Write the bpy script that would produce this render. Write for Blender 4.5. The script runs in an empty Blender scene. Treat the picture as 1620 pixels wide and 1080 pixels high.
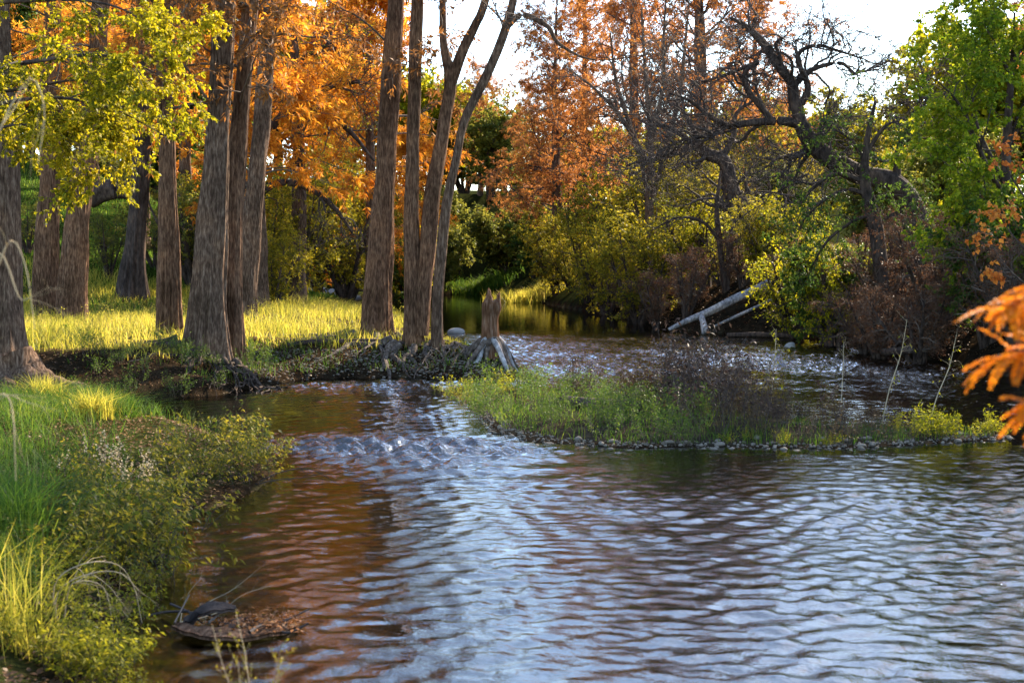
import bpy, math
import numpy as np
from mathutils import Vector

# ------------------------------------------------------------------ camera, sky, sun, exposure
S = bpy.context.scene
col = S.collection
FPX, HOR, CAMZ = 2250.0, 410.0, 3.0            # focal length in photo pixels, horizon row, eye height above the water
PITCH = math.atan((540 - HOR) / FPX)
cam_d = bpy.data.cameras.new('camera'); cam = bpy.data.objects.new('camera', cam_d); col.objects.link(cam)
cam_d.sensor_width = 36; cam_d.lens = 50; cam_d.clip_start = 0.05; cam_d.clip_end = 3000
cam.location = (0, 0, CAMZ); cam.rotation_euler = (math.pi / 2 - PITCH, 0, 0)
cam_d.dof.use_dof = True; cam_d.dof.focus_distance = 37; cam_d.dof.aperture_fstop = 3.2
S.camera = cam

SUN_AZ, SUN_EL = math.radians(36), math.radians(32)
w = bpy.data.worlds.new('World'); S.world = w; w.use_nodes = True
nt = w.node_tree; bg = nt.nodes['Background']
sky = nt.nodes.new('ShaderNodeTexSky'); sky.sky_type = 'NISHITA'; sky.sun_disc = False
sky.sun_elevation = SUN_EL; sky.sun_rotation = SUN_AZ; sky.air_density = 1.0; sky.dust_density = 0.35; sky.ozone_density = 1.2
nt.links.new(sky.outputs[0], bg.inputs[0]); bg.inputs[1].default_value = 0.15
sun_d = bpy.data.lights.new('sun', 'SUN'); sun = bpy.data.objects.new('sun', sun_d); col.objects.link(sun)
sun_d.energy = 5.0; sun_d.angle = math.radians(0.6); sun_d.color = (1.0, 0.86, 0.66)
SV = Vector((math.sin(SUN_AZ) * math.cos(SUN_EL), math.cos(SUN_AZ) * math.cos(SUN_EL), math.sin(SUN_EL)))
sun.rotation_euler = SV.to_track_quat('Z', 'Y').to_euler(); sun.location = (40, 40, 40)
S.view_settings.view_transform = 'Standard'; S.view_settings.look = 'None'
S.view_settings.exposure = 1.95; S.view_settings.gamma = 1.0; S.view_settings.use_curve_mapping = False
S.render.engine = 'CYCLES'
S.cycles.use_denoising = True
S.cycles.max_bounces = 6; S.cycles.diffuse_bounces = 3; S.cycles.glossy_bounces = 3
S.cycles.transmission_bounces = 4; S.cycles.transparent_max_bounces = 8
S.cycles.sample_clamp_indirect = 6; S.cycles.caustics_reflective = False; S.cycles.caustics_refractive = False

RNG = np.random.default_rng(11)
A = np.array

# ------------------------------------------------------------------ pixel -> place
FW = A([0, math.cos(PITCH), -math.sin(PITCH)]); UP = A([0, math.sin(PITCH), math.cos(PITCH)])
def ray(px, py): return FW * FPX + A([1, 0, 0]) * (px - 810) + UP * (540 - py)
def on_plane(px, py, z=0.0):
    r = ray(px, py); return A([0, 0, CAMZ]) + r * ((z - CAMZ) / r[2])
def at(px, py, D):
    r = ray(px, py); return A([0, 0, CAMZ]) + r * (D / r[1])

# ------------------------------------------------------------------ terrain function
shore_px_left = [(215, 985), (228, 900), (290, 820), (400, 775), (432, 745), (410, 712), (330, 685), (240, 668), (130, 655), (60, 649),
                 (110, 639), (230, 634), (345, 626), (372, 618), (470, 600), (560, 598), (640, 596), (715, 600), (765, 603), (832, 598),
                 (822, 583), (770, 565), (735, 548), (705, 530), (640, 508), (570, 496), (500, 487), (465, 482), (520, 474), (600, 470),
                 (680, 467), (745, 465), (800, 468), (840, 476), (900, 488), (1000, 504), (1060, 520), (1110, 526), (1250, 531),
                 (1370, 546), (1420, 562), (1500, 574), (1640, 604)]
WATER = [(-1.6, 8.0), (-2.8, 9.8)] + [tuple(on_plane(*p)[:2]) for p in shore_px_left] + [(13.8, 28), (15.5, 15), (14, 6), (9, 4.2), (4, 5), (0.3, 6.2)]
island_px = [(706, 612), (735, 650), (762, 688), (850, 702), (1000, 711), (1150, 709), (1300, 712), (1400, 708), (1500, 702), (1605, 696),
             (1600, 688), (1500, 684), (1390, 678), (1260, 668), (1130, 655), (1010, 640), (900, 624), (800, 611)]
ISLAND = [tuple(on_plane(*p)[:2]) for p in island_px]

def sdist(poly, X, Y):
    d2 = np.full(X.shape, 1e12); inside = np.zeros(X.shape, bool); n = len(poly)
    for i in range(n):
        x0, y0 = poly[i]; x1, y1 = poly[(i + 1) % n]
        ex, ey = x1 - x0, y1 - y0
        t = np.clip(((X - x0) * ex + (Y - y0) * ey) / (ex * ex + ey * ey + 1e-12), 0, 1)
        d2 = np.minimum(d2, (X - x0 - t * ex) ** 2 + (Y - y0 - t * ey) ** 2)
        c = ((y0 > Y) != (y1 > Y)) & (X < (x1 - x0) * (Y - y0) / ((y1 - y0) + 1e-12) + x0)
        inside ^= c
    d = np.sqrt(d2); return np.where(inside, d, -d)

def sstep(a, b, x):
    t = np.clip((x - a) / (b - a), 0, 1); return t * t * (3 - 2 * t)

_rw = np.random.default_rng(5)
_NW = [(_rw.uniform(0, 6.28), _rw.uniform(0, 6.28), f) for f in (0.11, 0.17, 0.31, 0.5, 0.83, 1.3, 2.1, 3.3, 5.1) for _ in range(3)]
def fbm(X, Y, f0=1.0, seed=0):
    o = np.zeros(np.shape(X))
    for i, (a, ph, f) in enumerate(_NW):
        k = f * f0; b = a + seed * 1.7
        o = o + np.sin(k * (X * math.cos(b) + Y * math.sin(b)) * 2 + ph + seed * 2.3 + 1.2 * np.sin(k * 0.7 * (X * math.sin(b) - Y * math.cos(b)))) / (1 + i // 3) ** 0.8
    return o / 6.0

def water_d(X, Y):                       # metres onto the land (+) or into the water (-)
    return -np.minimum(sdist(WATER, X, Y), -sdist(ISLAND, X, Y))

def H(X, Y, full=False):
    X = np.asarray(X, float); Y = np.asarray(Y, float)
    dw = -sdist(WATER, X, Y); di = sdist(ISLAND, X, Y)
    d = np.maximum(dw, di)
    n = fbm(X, Y, 1.3)
    d = d + 0.18 * fbm(X, Y, 2.0, 1)
    bed = -0.12 - 0.35 * sstep(0, 5, -d) + 0.05 * n
    isl = 0.20 * sstep(-0.15, 2.0, d) + 0.06 * n * sstep(0, 1, d)
    # left banks
    far = sstep(24, 31, Y)
    near_b = 0.10 + 0.30 * sstep(0, 1.5, d) + 0.10 * np.clip(d - 0.6, 0, 12)
    penin = (0.98 - 0.22 * sstep(-9, -3, X)) * np.clip(d / 2.1, 0, 1) ** 0.75 + 0.05 * n
    hill = 8.5 * sstep(0, 32, (-X - 13) * 0.55 + (Y - 49) * 0.5) * sstep(0, 12, d - 1)
    left = near_b * (1 - far) + (penin + hill) * far
    right = 3.3 * np.clip(d / 6.0, 0, 1) ** 0.8 + 0.15 * n * sstep(0, 2, d) + 0.03 * np.clip(d - 6, 0, 80)
    farb = 1.3 * sstep(0, 5, d) + 0.06 * np.clip(d - 4, 0, 100)
    back = 0.2 + 1.2 * sstep(0, 3, d)
    wr = sstep(-0.5, 3.5, X - 0.4 * 0) * sstep(9, 14, Y)
    wf = sstep(98, 118, Y)
    h = left * (1 - wr) + right * wr
    h = h * (1 - wf) + np.maximum(h, farb) * wf
    wb = 1 - sstep(6.5, 10, Y)
    h = h * (1 - wb) + back * wb
    h = h + 9 * sstep(170, 330, np.hypot(X * 0.8, Y))
    land = np.where(di > dw, isl, h)
    k = sstep(-0.25, 0.25, d)
    z = bed * (1 - k) + np.maximum(land, bed + 0.02) * k
    return (z, d, di > dw) if full else z
def Hs(x, y): return float(H(A([x]), A([y]))[0])

# ------------------------------------------------------------------ mesh helpers
def add_mesh(name, V, F, mats, parent=None, smooth=False, fm=None):
    """V (n,3); F list of int arrays (m,3)/(m,4); mats one material or list with fm = material index per face array"""
    V = np.asarray(V, np.float32).reshape(-1, 3); F = [np.asarray(f, np.int32) for f in (F if isinstance(F, list) else [F]) if len(f)]
    me = bpy.data.meshes.new(name)
    me.vertices.add(len(V)); me.vertices.foreach_set('co', V.ravel())
    tot = np.concatenate([np.full(len(f), f.shape[1], np.int32) for f in F]); idx = np.concatenate([f.ravel() for f in F])
    me.loops.add(len(idx)); me.loops.foreach_set('vertex_index', idx)
    me.polygons.add(len(tot)); me.polygons.foreach_set('loop_start', np.concatenate([[0], np.cumsum(tot)[:-1]]).astype(np.int32))
    me.polygons.foreach_set('loop_total', tot)
    if smooth: me.polygons.foreach_set('use_smooth', np.ones(len(tot), bool))
    for m in (mats if isinstance(mats, list) else [mats]): me.materials.append(m)
    if fm is not None:
        me.polygons.foreach_set('material_index', np.concatenate([np.full(len(f), k, np.int32) for f, k in zip(F, fm)]))
    me.update(calc_edges=True); me.validate()
    o = bpy.data.objects.new(name, me); col.objects.link(o)
    if parent is not None: o.parent = parent
    return o

def tag(o, label=None, cat=None, group=None, kind=None):
    if label: o['label'] = label
    if cat: o['category'] = cat
    if group: o['group'] = group
    if kind: o['kind'] = kind
    return o
def thing(name, label, cat, loc, group=None, rz=0.0, sc=1.0):
    o = bpy.data.objects.new(name, None); o.empty_display_size = 0.2; col.objects.link(o)
    o.location = loc; o.rotation_euler = (0, 0, rz); o.scale = (sc,) * 3 if np.isscalar(sc) else sc
    return tag(o, label, cat, group)
def dup(root, loc, rz=0.0, sc=1.0, label=None, group=None):
    r = root.copy(); col.objects.link(r); r.location = loc; r.rotation_euler = (0, 0, rz); r.scale = (sc,) * 3 if np.isscalar(sc) else sc
    if label: r['label'] = label
    if group: r['group'] = group
    for ch in list(root.children):
        c = ch.copy(); col.objects.link(c); c.parent = r
        for gc in list(ch.children):
            e = gc.copy(); col.objects.link(e); e.parent = c
    return r

def norm(v): return v / (np.linalg.norm(v, axis=-1, keepdims=True) + 1e-9)
def spline(P, n):
    P = np.asarray(P, float); m = len(P)
    Q = np.vstack([2 * P[0] - P[1], P, 2 * P[-1] - P[-2]]); t = np.linspace(0, m - 1, n); i = np.minimum(t.astype(int), m - 2); f = (t - i)[:, None]
    p0, p1, p2, p3 = Q[i], Q[i + 1], Q[i + 2], Q[i + 3]
    return 0.5 * (2 * p1 + (p2 - p0) * f + (2 * p0 - 5 * p1 + 4 * p2 - p3) * f ** 2 + (3 * p1 - p0 - 3 * p2 + p3) * f ** 3)

def frames(pts):
    T = norm(np.gradient(pts, axis=-2)); ref = np.where(np.abs(T[..., 2:3]) > 0.8, A([1.0, 0.15, 0]), A([0, 0.1, 1.0]))
    U = norm(np.cross(T, ref)); return T, U, np.cross(T, U)
def tubes(pts, rad, s=4):
    """batch of tubes: pts (N,K,3), rad (N,K)"""
    pts = np.asarray(pts, float); N, K = pts.shape[:2]
    T, U, Vv = frames(pts); a = np.arange(s) / s * 2 * math.pi
    ring = pts[:, :, None] + rad[:, :, None, None] * (np.cos(a)[None, None, :, None] * U[:, :, None] + np.sin(a)[None, None, :, None] * Vv[:, :, None])
    i = np.arange(N * K * s).reshape(N, K, s); j = np.roll(i, -1, axis=2)
    q = np.stack([i[:, :-1], j[:, :-1], j[:, 1:], i[:, 1:]], -1).reshape(-1, 4)
    return ring.reshape(-1, 3), q
def merge(parts):
    Vs, Fs, o = [], {}, 0
    for V, F in parts:
        V = np.asarray(V).reshape(-1, 3)
        for f in (F if isinstance(F, list) else [F]):
            Fs.setdefault(f.shape[1], []).append(f + o)
        Vs.append(V); o += len(V)
    return np.concatenate(Vs), [np.concatenate(v) for v in Fs.values()]

def grow(P, D, L, R, K, wig, up, rng, taper=0.85, flat=1.0):
    N = len(P); pts = np.zeros((N, K, 3)); pts[:, 0] = P; d = norm(D.copy()); L = np.broadcast_to(L, (N,)); R = np.broadcast_to(R, (N,))
    for k in range(1, K):
        d = d + wig * rng.normal(size=(N, 3)) * A([1, 1, flat]); d[:, 2] += up; d = norm(d)
        pts[:, k] = pts[:, k - 1] + d * (L / (K - 1))[:, None]
    return pts, R[:, None] * (1 - np.linspace(0, 1, K)[None] * taper)
def sprout(pts, rad, n, t0, t1, ang, rng, flat=1.0, tip=False):
    N, K = pts.shape[:2]; idx = np.repeat(np.arange(N), n)
    t = rng.uniform(t0, t1, len(idx)) * (K - 1); i = np.minimum(t.astype(int), K - 2); f = (t - i)[:, None]
    P = pts[idx, i] * (1 - f) + pts[idx, i + 1] * f; T = norm(pts[idx, i + 1] - pts[idx, i])
    R = rad[idx, i] * (1 - f[:, 0]) + rad[idx, i + 1] * f[:, 0]
    p = rng.normal(size=P.shape); p -= T * (p * T).sum(-1, keepdims=True); p[:, 2] *= flat; p = norm(p)
    a = ang * rng.uniform(0.6, 1.25, len(idx))[:, None]
    return P, norm(T * np.cos(a) + p * np.sin(a)), R, t / (K - 1), idx
def leaves(P, D, Nn, L, W, fold=0.18):
    """folded leaf quads: base, side, tip, side"""
    D = norm(D); Sd = norm(np.cross(D, Nn)); Nn = np.cross(Sd, D); L = np.asarray(L)[:, None]; W = np.asarray(W)[:, None]
    m = P + D * L * 0.45 + Nn * W * fold
    V = np.stack([P, m + Sd * W * 0.5, P + D * L - Nn * L * 0.08, m - Sd * W * 0.5], 1)
    return V.reshape(-1, 3), np.arange(len(P) * 4).reshape(-1, 4)
def foliage(pts, rad, n, length, width, rng, droop=0.3, ang=1.0, t0=0.1, upn=0.6):
    P, D, R, t, _ = sprout(pts, rad, n, t0, 1.0, ang, rng)
    D[:, 2] -= droop; D = norm(D); nn = rng.normal(size=P.shape); nn[:, 2] += upn * 2
    s = rng.uniform(0.6, 1.3, len(P))
    return leaves(P, D, norm(nn), length * s, width * s * rng.uniform(0.8, 1.2, len(P)))

def trunk_mesh(P, R, rng, flare=0.8, fh=1.2, flute=0.25, ridges=0.055, s=56, step=0.16, nlobe=7):
    """bald-cypress style trunk: buttressed, fluted, with stringy bark ridges"""
    seg = np.linalg.norm(np.diff(P, axis=0), axis=1).sum(); n = max(12, int(seg / step))
    pts = spline(P, n); rr = np.interp(np.linspace(0, len(R) - 1, n), np.arange(len(R)), R)
    hh = np.concatenate([[0], np.cumsum(np.linalg.norm(np.diff(pts, axis=0), axis=1))])
    th = np.arange(s) / s * 2 * math.pi
    lob = sum(rng.uniform(0.4, 1) * np.cos(k * th + rng.uniform(0, 6.28)) for k in (nlobe - 2, nlobe, nlobe + 1, 3)) / 2.6
    lob = np.abs(lob) * 1.6 - 0.5
    F = np.exp(-hh / fh)[:, None]
    fine = np.zeros((n, s))
    for k in range(9, 27, 2):
        fine += np.cos(k * th[None] + rng.uniform(0, 6.28) + 0.7 * np.sin(hh[:, None] * rng.uniform(0.3, 1.6) + rng.uniform(0, 6))) * rng.uniform(0.5, 1)
    fine += 0.9 * rng.normal(size=(1, s)) + 0.35 * rng.normal(size=(n, s))
    slow = 0.075 * np.sin(hh[:, None] * 1.3 + 2 * th[None] + rng.uniform(0, 6)) + 0.04 * np.sin(hh[:, None] * 2.9 + 3 * th[None])
    r = rr[:, None] * 0.86 * (1 + 0.55 * flare * F * (1 + 0.8 * lob[None]) + flute * (0.25 + 0.75 * F ** 0.5) * lob[None] * 0.5 + ridges * fine / 2.5 + slow)
    T, U, Vv = frames(pts)
    U = np.tile(A([1.0, 0, 0]), (n, 1)); U = norm(U - T * (U * T).sum(-1, keepdims=True)); Vv = np.cross(T, U)
    V = pts[:, None] + r[..., None] * (np.cos(th)[None, :, None] * U[:, None] + np.sin(th)[None, :, None] * Vv[:, None])
    i = np.arange(n * s).reshape(n, s); j = np.roll(i, -1, 1)
    return V.reshape(-1, 3), np.stack([i[:-1], j[:-1], j[1:], i[1:]], -1).reshape(-1, 4)

# ------------------------------------------------------------------ materials
def new_mat(name):
    m = bpy.data.materials.new(name); m.use_nodes = True; n = m.node_tree.nodes; n.clear()
    return m, n, m.node_tree.links, n.new('ShaderNodeOutputMaterial')
def ramp(n, stops, interp='LINEAR'):
    r = n.new('ShaderNodeValToRGB'); e = r.color_ramp.elements; r.color_ramp.interpolation = interp
    while len(e) < len(stops): e.new(0.5)
    for el, (p, c) in zip(e, stops): el.position = p; el.color = (*c, 1)
    return r
def leaf_mat(name, cols, trans=0.5, rough=0.55, clump=0.5):
    m, n, l, out = new_mat(name)
    g = n.new('ShaderNodeNewGeometry'); tc = n.new('ShaderNodeTexCoord'); nz = n.new('ShaderNodeTexNoise'); nz.inputs['Scale'].default_value = clump; nz.inputs['Detail'].default_value = 2
    l.new(tc.outputs['Object'], nz.inputs['Vector'])
    mx = n.new('ShaderNodeMath'); mx.operation = 'MULTIPLY_ADD'; mx.inputs[1].default_value = 0.55
    nb = n.new('ShaderNodeMapRange'); nb.inputs[1].default_value = 0.3; nb.inputs[2].default_value = 0.7; nb.inputs[3].default_value = 0.0; nb.inputs[4].default_value = 0.45
    l.new(nz.outputs['Fac'], nb.inputs[0]); l.new(g.outputs['Random Per Island'], mx.inputs[0]); l.new(nb.outputs[0], mx.inputs[2])
    k = len(cols); r = ramp(n, [(i / max(1, k - 1), c) for i, c in enumerate(cols)]); l.new(mx.outputs[0], r.inputs[0])
    p = n.new('ShaderNodeBsdfPrincipled'); p.inputs['Roughness'].default_value = rough; p.inputs['Specular IOR Level'].default_value = 0.15
    t = n.new('ShaderNodeBsdfTranslucent'); mix = n.new('ShaderNodeMixShader'); mix.inputs[0].default_value = trans
    l.new(r.outputs[0], p.inputs['Base Color']); l.new(r.outputs[0], t.inputs['Color'])
    l.new(p.outputs[0], mix.inputs[1]); l.new(t.outputs[0], mix.inputs[2]); l.new(mix.outputs[0], out.inputs[0])
    return m
def bark_mat(name, dark, mid, light, zs=0.2, scale=22, bump=0.9, moss=None):
    m, n, l, out = new_mat(name)
    tc = n.new('ShaderNodeTexCoord'); mp = n.new('ShaderNodeMapping'); mp.inputs['Scale'].default_value = (scale, scale, scale * zs)
    l.new(tc.outputs['Object'], mp.inputs[0])
    a = n.new('ShaderNodeTexNoise'); a.inputs['Scale'].default_value = 1.0; a.inputs['Detail'].default_value = 6; a.inputs['Roughness'].default_value = 0.65; l.new(mp.outputs[0], a.inputs['Vector'])
    b = n.new('ShaderNodeTexNoise'); b.inputs['Scale'].default_value = 1.1; b.inputs['Detail'].default_value = 3; l.new(tc.outputs['Object'], b.inputs['Vector'])
    r = ramp(n, [(0.30, dark), (0.5, mid), (0.72, light)]); l.new(a.outputs['Fac'], r.inputs[0])
    mix = n.new('ShaderNodeMix'); mix.data_type = 'RGBA'; mix.blend_type = 'MULTIPLY'; mix.inputs[0].default_value = 0.75
    r2 = ramp(n, [(0.32, (0.35, 0.33, 0.30)), (0.5, (0.85, 0.82, 0.8)), (0.66, (1.3, 1.15, 1.0))]); l.new(b.outputs['Fac'], r2.inputs[0])
    l.new(r.outputs[0], mix.inputs[6]); l.new(r2.outputs[0], mix.inputs[7])
    p = n.new('ShaderNodeBsdfPrincipled'); p.inputs['Roughness'].default_value = 0.9; p.inputs['Specular IOR Level'].default_value = 0.06
    l.new(mix.outputs[2], p.inputs['Base Color'])
    bp = n.new('ShaderNodeBump'); bp.inputs['Strength'].default_value = bump; bp.inputs['Distance'].default_value = 0.03; l.new(a.outputs['Fac'], bp.inputs['Height']); l.new(bp.outputs[0], p.inputs['Normal'])
    l.new(p.outputs[0], out.inputs[0]); return m
def plain_mat(name, c1, c2, scale=8, rough=0.85, bump=0.3):
    m, n, l, out = new_mat(name); tc = n.new('ShaderNodeTexCoord'); a = n.new('ShaderNodeTexNoise'); a.inputs['Scale'].default_value = scale; a.inputs['Detail'].default_value = 5
    g = n.new('ShaderNodeNewGeometry')
    l.new(tc.outputs['Object'], a.inputs['Vector']); ad = n.new('ShaderNodeMath'); ad.operation = 'MULTIPLY_ADD'; ad.inputs[1].default_value = 0.5
    l.new(g.outputs['Random Per Island'], ad.inputs[0]); mm = n.new('ShaderNodeMath'); mm.operation = 'MULTIPLY'; mm.inputs[1].default_value = 0.6; l.new(a.outputs['Fac'], mm.inputs[0]); l.new(mm.outputs[0], ad.inputs[2])
    r = ramp(n, [(0.15, c1), (0.8, c2)]); l.new(ad.outputs[0], r.inputs[0])
    p = n.new('ShaderNodeBsdfPrincipled'); p.inputs['Roughness'].default_value = rough; p.inputs['Specular IOR Level'].default_value = 0.12; l.new(r.outputs[0], p.inputs['Base Color'])
    bp = n.new('ShaderNodeBump'); bp.inputs['Strength'].default_value = bump; bp.inputs['Distance'].default_value = 0.02; l.new(a.outputs['Fac'], bp.inputs['Height']); l.new(bp.outputs[0], p.inputs['Normal'])
    l.new(p.outputs[0], out.inputs[0]); return m

M = {}
M['bark'] = bark_mat('cypress_bark', (0.025, 0.013, 0.008), (0.13, 0.072, 0.043), (0.32, 0.195, 0.12))
M['bark_grey'] = bark_mat('grey_bark', (0.025, 0.016, 0.011), (0.115, 0.072, 0.048), (0.29, 0.205, 0.145))
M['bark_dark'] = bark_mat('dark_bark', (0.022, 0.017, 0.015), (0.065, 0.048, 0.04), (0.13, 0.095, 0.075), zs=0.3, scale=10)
M['twig'] = plain_mat('twig_bark', (0.06, 0.045, 0.035), (0.17, 0.125, 0.095), scale=5)
M['twig_dark'] = plain_mat('dark_twig_bark', (0.03, 0.023, 0.02), (0.095, 0.072, 0.06), scale=5)
M['root'] = bark_mat('root_bark', (0.035, 0.027, 0.022), (0.11, 0.085, 0.068), (0.26, 0.215, 0.18), zs=0.5, scale=12)
M['root_dark'] = bark_mat('dark_root_bark', (0.018, 0.013, 0.01), (0.06, 0.044, 0.034), (0.15, 0.115, 0.09), zs=0.5, scale=12)
M['deadwood'] = bark_mat('bleached_wood', (0.07, 0.06, 0.055), (0.28, 0.27, 0.27), (0.55, 0.54, 0.54), zs=0.4, scale=9, bump=0.5)
M['stump'] = bark_mat('stump_wood', (0.05, 0.024, 0.013), (0.17, 0.085, 0.045), (0.36, 0.25, 0.18), zs=0.1, scale=14)
M['drywood'] = plain_mat('dry_stem', (0.22, 0.15, 0.08), (0.5, 0.38, 0.23), scale=6)
M['orange'] = leaf_mat('cypress_orange', [(0.34, 0.09, 0.012), (0.62, 0.21, 0.02), (0.78, 0.34, 0.028), (0.85, 0.47, 0.045)], 0.6, clump=0.35)
M['umber'] = leaf_mat('cypress_umber', [(0.09, 0.04, 0.015), (0.18, 0.075, 0.022), (0.32, 0.13, 0.03), (0.5, 0.2, 0.03)], 0.5, clump=0.35)
M['sage'] = leaf_mat('far_olive_leaf', [(0.05, 0.07, 0.02), (0.12, 0.135, 0.025), (0.26, 0.24, 0.03), (0.42, 0.34, 0.04)], 0.6, clump=0.5)
M['rust'] = leaf_mat('cypress_rust', [(0.22, 0.075, 0.022), (0.42, 0.15, 0.04), (0.60, 0.24, 0.05), (0.70, 0.33, 0.065)], 0.55, clump=0.35)
M['yellow'] = leaf_mat('yellow_leaf', [(0.06, 0.07, 0.012), (0.17, 0.16, 0.014), (0.42, 0.33, 0.018), (0.68, 0.48, 0.025)], 0.6, clump=0.5)
M['lime'] = leaf_mat('lime_leaf', [(0.06, 0.09, 0.006), (0.20, 0.21, 0.008), (0.46, 0.40, 0.012), (0.66, 0.48, 0.015)], 0.6, clump=0.7)
M['elm'] = leaf_mat('elm_leaf', [(0.04, 0.055, 0.004), (0.17, 0.17, 0.006), (0.46, 0.37, 0.010), (0.68, 0.48, 0.015)], 0.6, clump=0.9)
M['bankleaf'] = leaf_mat('bank_plant_leaf', [(0.025, 0.045, 0.008), (0.07, 0.085, 0.012), (0.24, 0.20, 0.018), (0.5, 0.36, 0.03)], 0.55, clump=1.6)
M['corner'] = leaf_mat('corner_plant_leaf', [(0.03, 0.05, 0.008), (0.12, 0.13, 0.012), (0.36, 0.32, 0.018), (0.55, 0.42, 0.03)], 0.55, clump=2.0)
M['fresh'] = leaf_mat('fresh_green_leaf', [(0.05, 0.10, 0.008), (0.14, 0.21, 0.010), (0.30, 0.34, 0.014), (0.50, 0.44, 0.02)], 0.6, clump=0.5)
M['green'] = leaf_mat('dark_green_leaf', [(0.03, 0.06, 0.012), (0.06, 0.11, 0.018), (0.11, 0.17, 0.02), (0.22, 0.22, 0.03)], 0.5, clump=0.5)
M['orange_near'] = leaf_mat('sunny_cypress_orange', [(0.55, 0.13, 0.008), (0.78, 0.25, 0.01), (0.85, 0.36, 0.015)], 0.6)
M['weed'] = leaf_mat('island_weed_leaf', [(0.03, 0.06, 0.012), (0.07, 0.13, 0.018), (0.14, 0.20, 0.02), (0.28, 0.27, 0.03)], 0.5, clump=1.2)
M['redleaf'] = leaf_mat('maple_orange_leaf', [(0.40, 0.09, 0.02), (0.65, 0.2, 0.03), (0.75, 0.33, 0.05)], 0.55)
M['brownleaf'] = leaf_mat('withered_leaf', [(0.035, 0.022, 0.018), (0.07, 0.042, 0.03), (0.13, 0.08, 0.045)], 0.25)
M['drybrown'] = leaf_mat('dry_brown_leaf', [(0.07, 0.032, 0.02), (0.13, 0.06, 0.03), (0.22, 0.11, 0.045)], 0.4)
M['weed_brown'] = leaf_mat('brown_weed_leaf', [(0.05, 0.035, 0.018), (0.10, 0.07, 0.03), (0.17, 0.125, 0.05)], 0.4)
M['seed'] = leaf_mat('pale_seedhead', [(0.30, 0.22, 0.12), (0.6, 0.5, 0.34)], 0.4)
M['grass_y'] = leaf_mat('sunlit_grass', [(0.16, 0.19, 0.02), (0.36, 0.33, 0.035), (0.55, 0.44, 0.06), (0.62, 0.48, 0.12)], 0.6, clump=0.6)
M['grass_g'] = leaf_mat('green_grass', [(0.025, 0.06, 0.008), (0.05, 0.11, 0.012), (0.11, 0.18, 0.018), (0.27, 0.28, 0.03)], 0.55, clump=0.6)
M['litter'] = leaf_mat('leaf_litter', [(0.05, 0.027, 0.014), (0.13, 0.065, 0.026), (0.28, 0.15, 0.055)], 0.15)
M['raftleaf'] = leaf_mat('drift_leaf', [(0.08, 0.035, 0.015), (0.24, 0.09, 0.025), (0.45, 0.17, 0.035)], 0.2, clump=4)
M['stone'] = plain_mat('river_stone', (0.04, 0.033, 0.026), (0.22, 0.185, 0.145), scale=4)
M['boulder'] = plain_mat('boulder_stone', (0.12, 0.11, 0.10), (0.34, 0.32, 0.29), scale=3, bump=0.6)

# ground: vertex zone colour x noise
def ground_mat():
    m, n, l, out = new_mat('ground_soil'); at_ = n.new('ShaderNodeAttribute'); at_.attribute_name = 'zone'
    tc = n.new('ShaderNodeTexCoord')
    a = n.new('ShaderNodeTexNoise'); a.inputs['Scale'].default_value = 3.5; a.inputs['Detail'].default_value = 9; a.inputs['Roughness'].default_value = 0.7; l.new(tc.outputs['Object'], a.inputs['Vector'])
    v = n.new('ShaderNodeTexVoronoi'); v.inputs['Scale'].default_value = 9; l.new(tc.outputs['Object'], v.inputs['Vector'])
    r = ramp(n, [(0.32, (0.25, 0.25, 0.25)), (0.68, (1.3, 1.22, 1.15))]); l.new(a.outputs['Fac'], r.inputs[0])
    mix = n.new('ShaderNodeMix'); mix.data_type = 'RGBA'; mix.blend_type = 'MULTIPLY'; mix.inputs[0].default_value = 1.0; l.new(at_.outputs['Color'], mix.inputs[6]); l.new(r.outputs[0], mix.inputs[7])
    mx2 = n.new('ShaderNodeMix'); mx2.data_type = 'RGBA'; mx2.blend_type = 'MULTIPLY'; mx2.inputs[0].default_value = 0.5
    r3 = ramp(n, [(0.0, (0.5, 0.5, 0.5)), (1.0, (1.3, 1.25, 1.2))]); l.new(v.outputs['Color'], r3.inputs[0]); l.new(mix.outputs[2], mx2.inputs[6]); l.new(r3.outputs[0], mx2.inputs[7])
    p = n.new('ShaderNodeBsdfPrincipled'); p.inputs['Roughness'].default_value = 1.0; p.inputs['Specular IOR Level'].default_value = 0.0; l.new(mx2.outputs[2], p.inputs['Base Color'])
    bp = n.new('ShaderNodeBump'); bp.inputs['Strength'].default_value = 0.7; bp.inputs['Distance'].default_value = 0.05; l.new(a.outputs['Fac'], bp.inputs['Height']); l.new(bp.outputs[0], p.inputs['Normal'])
    l.new(p.outputs[0], out.inputs[0]); return m
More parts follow.
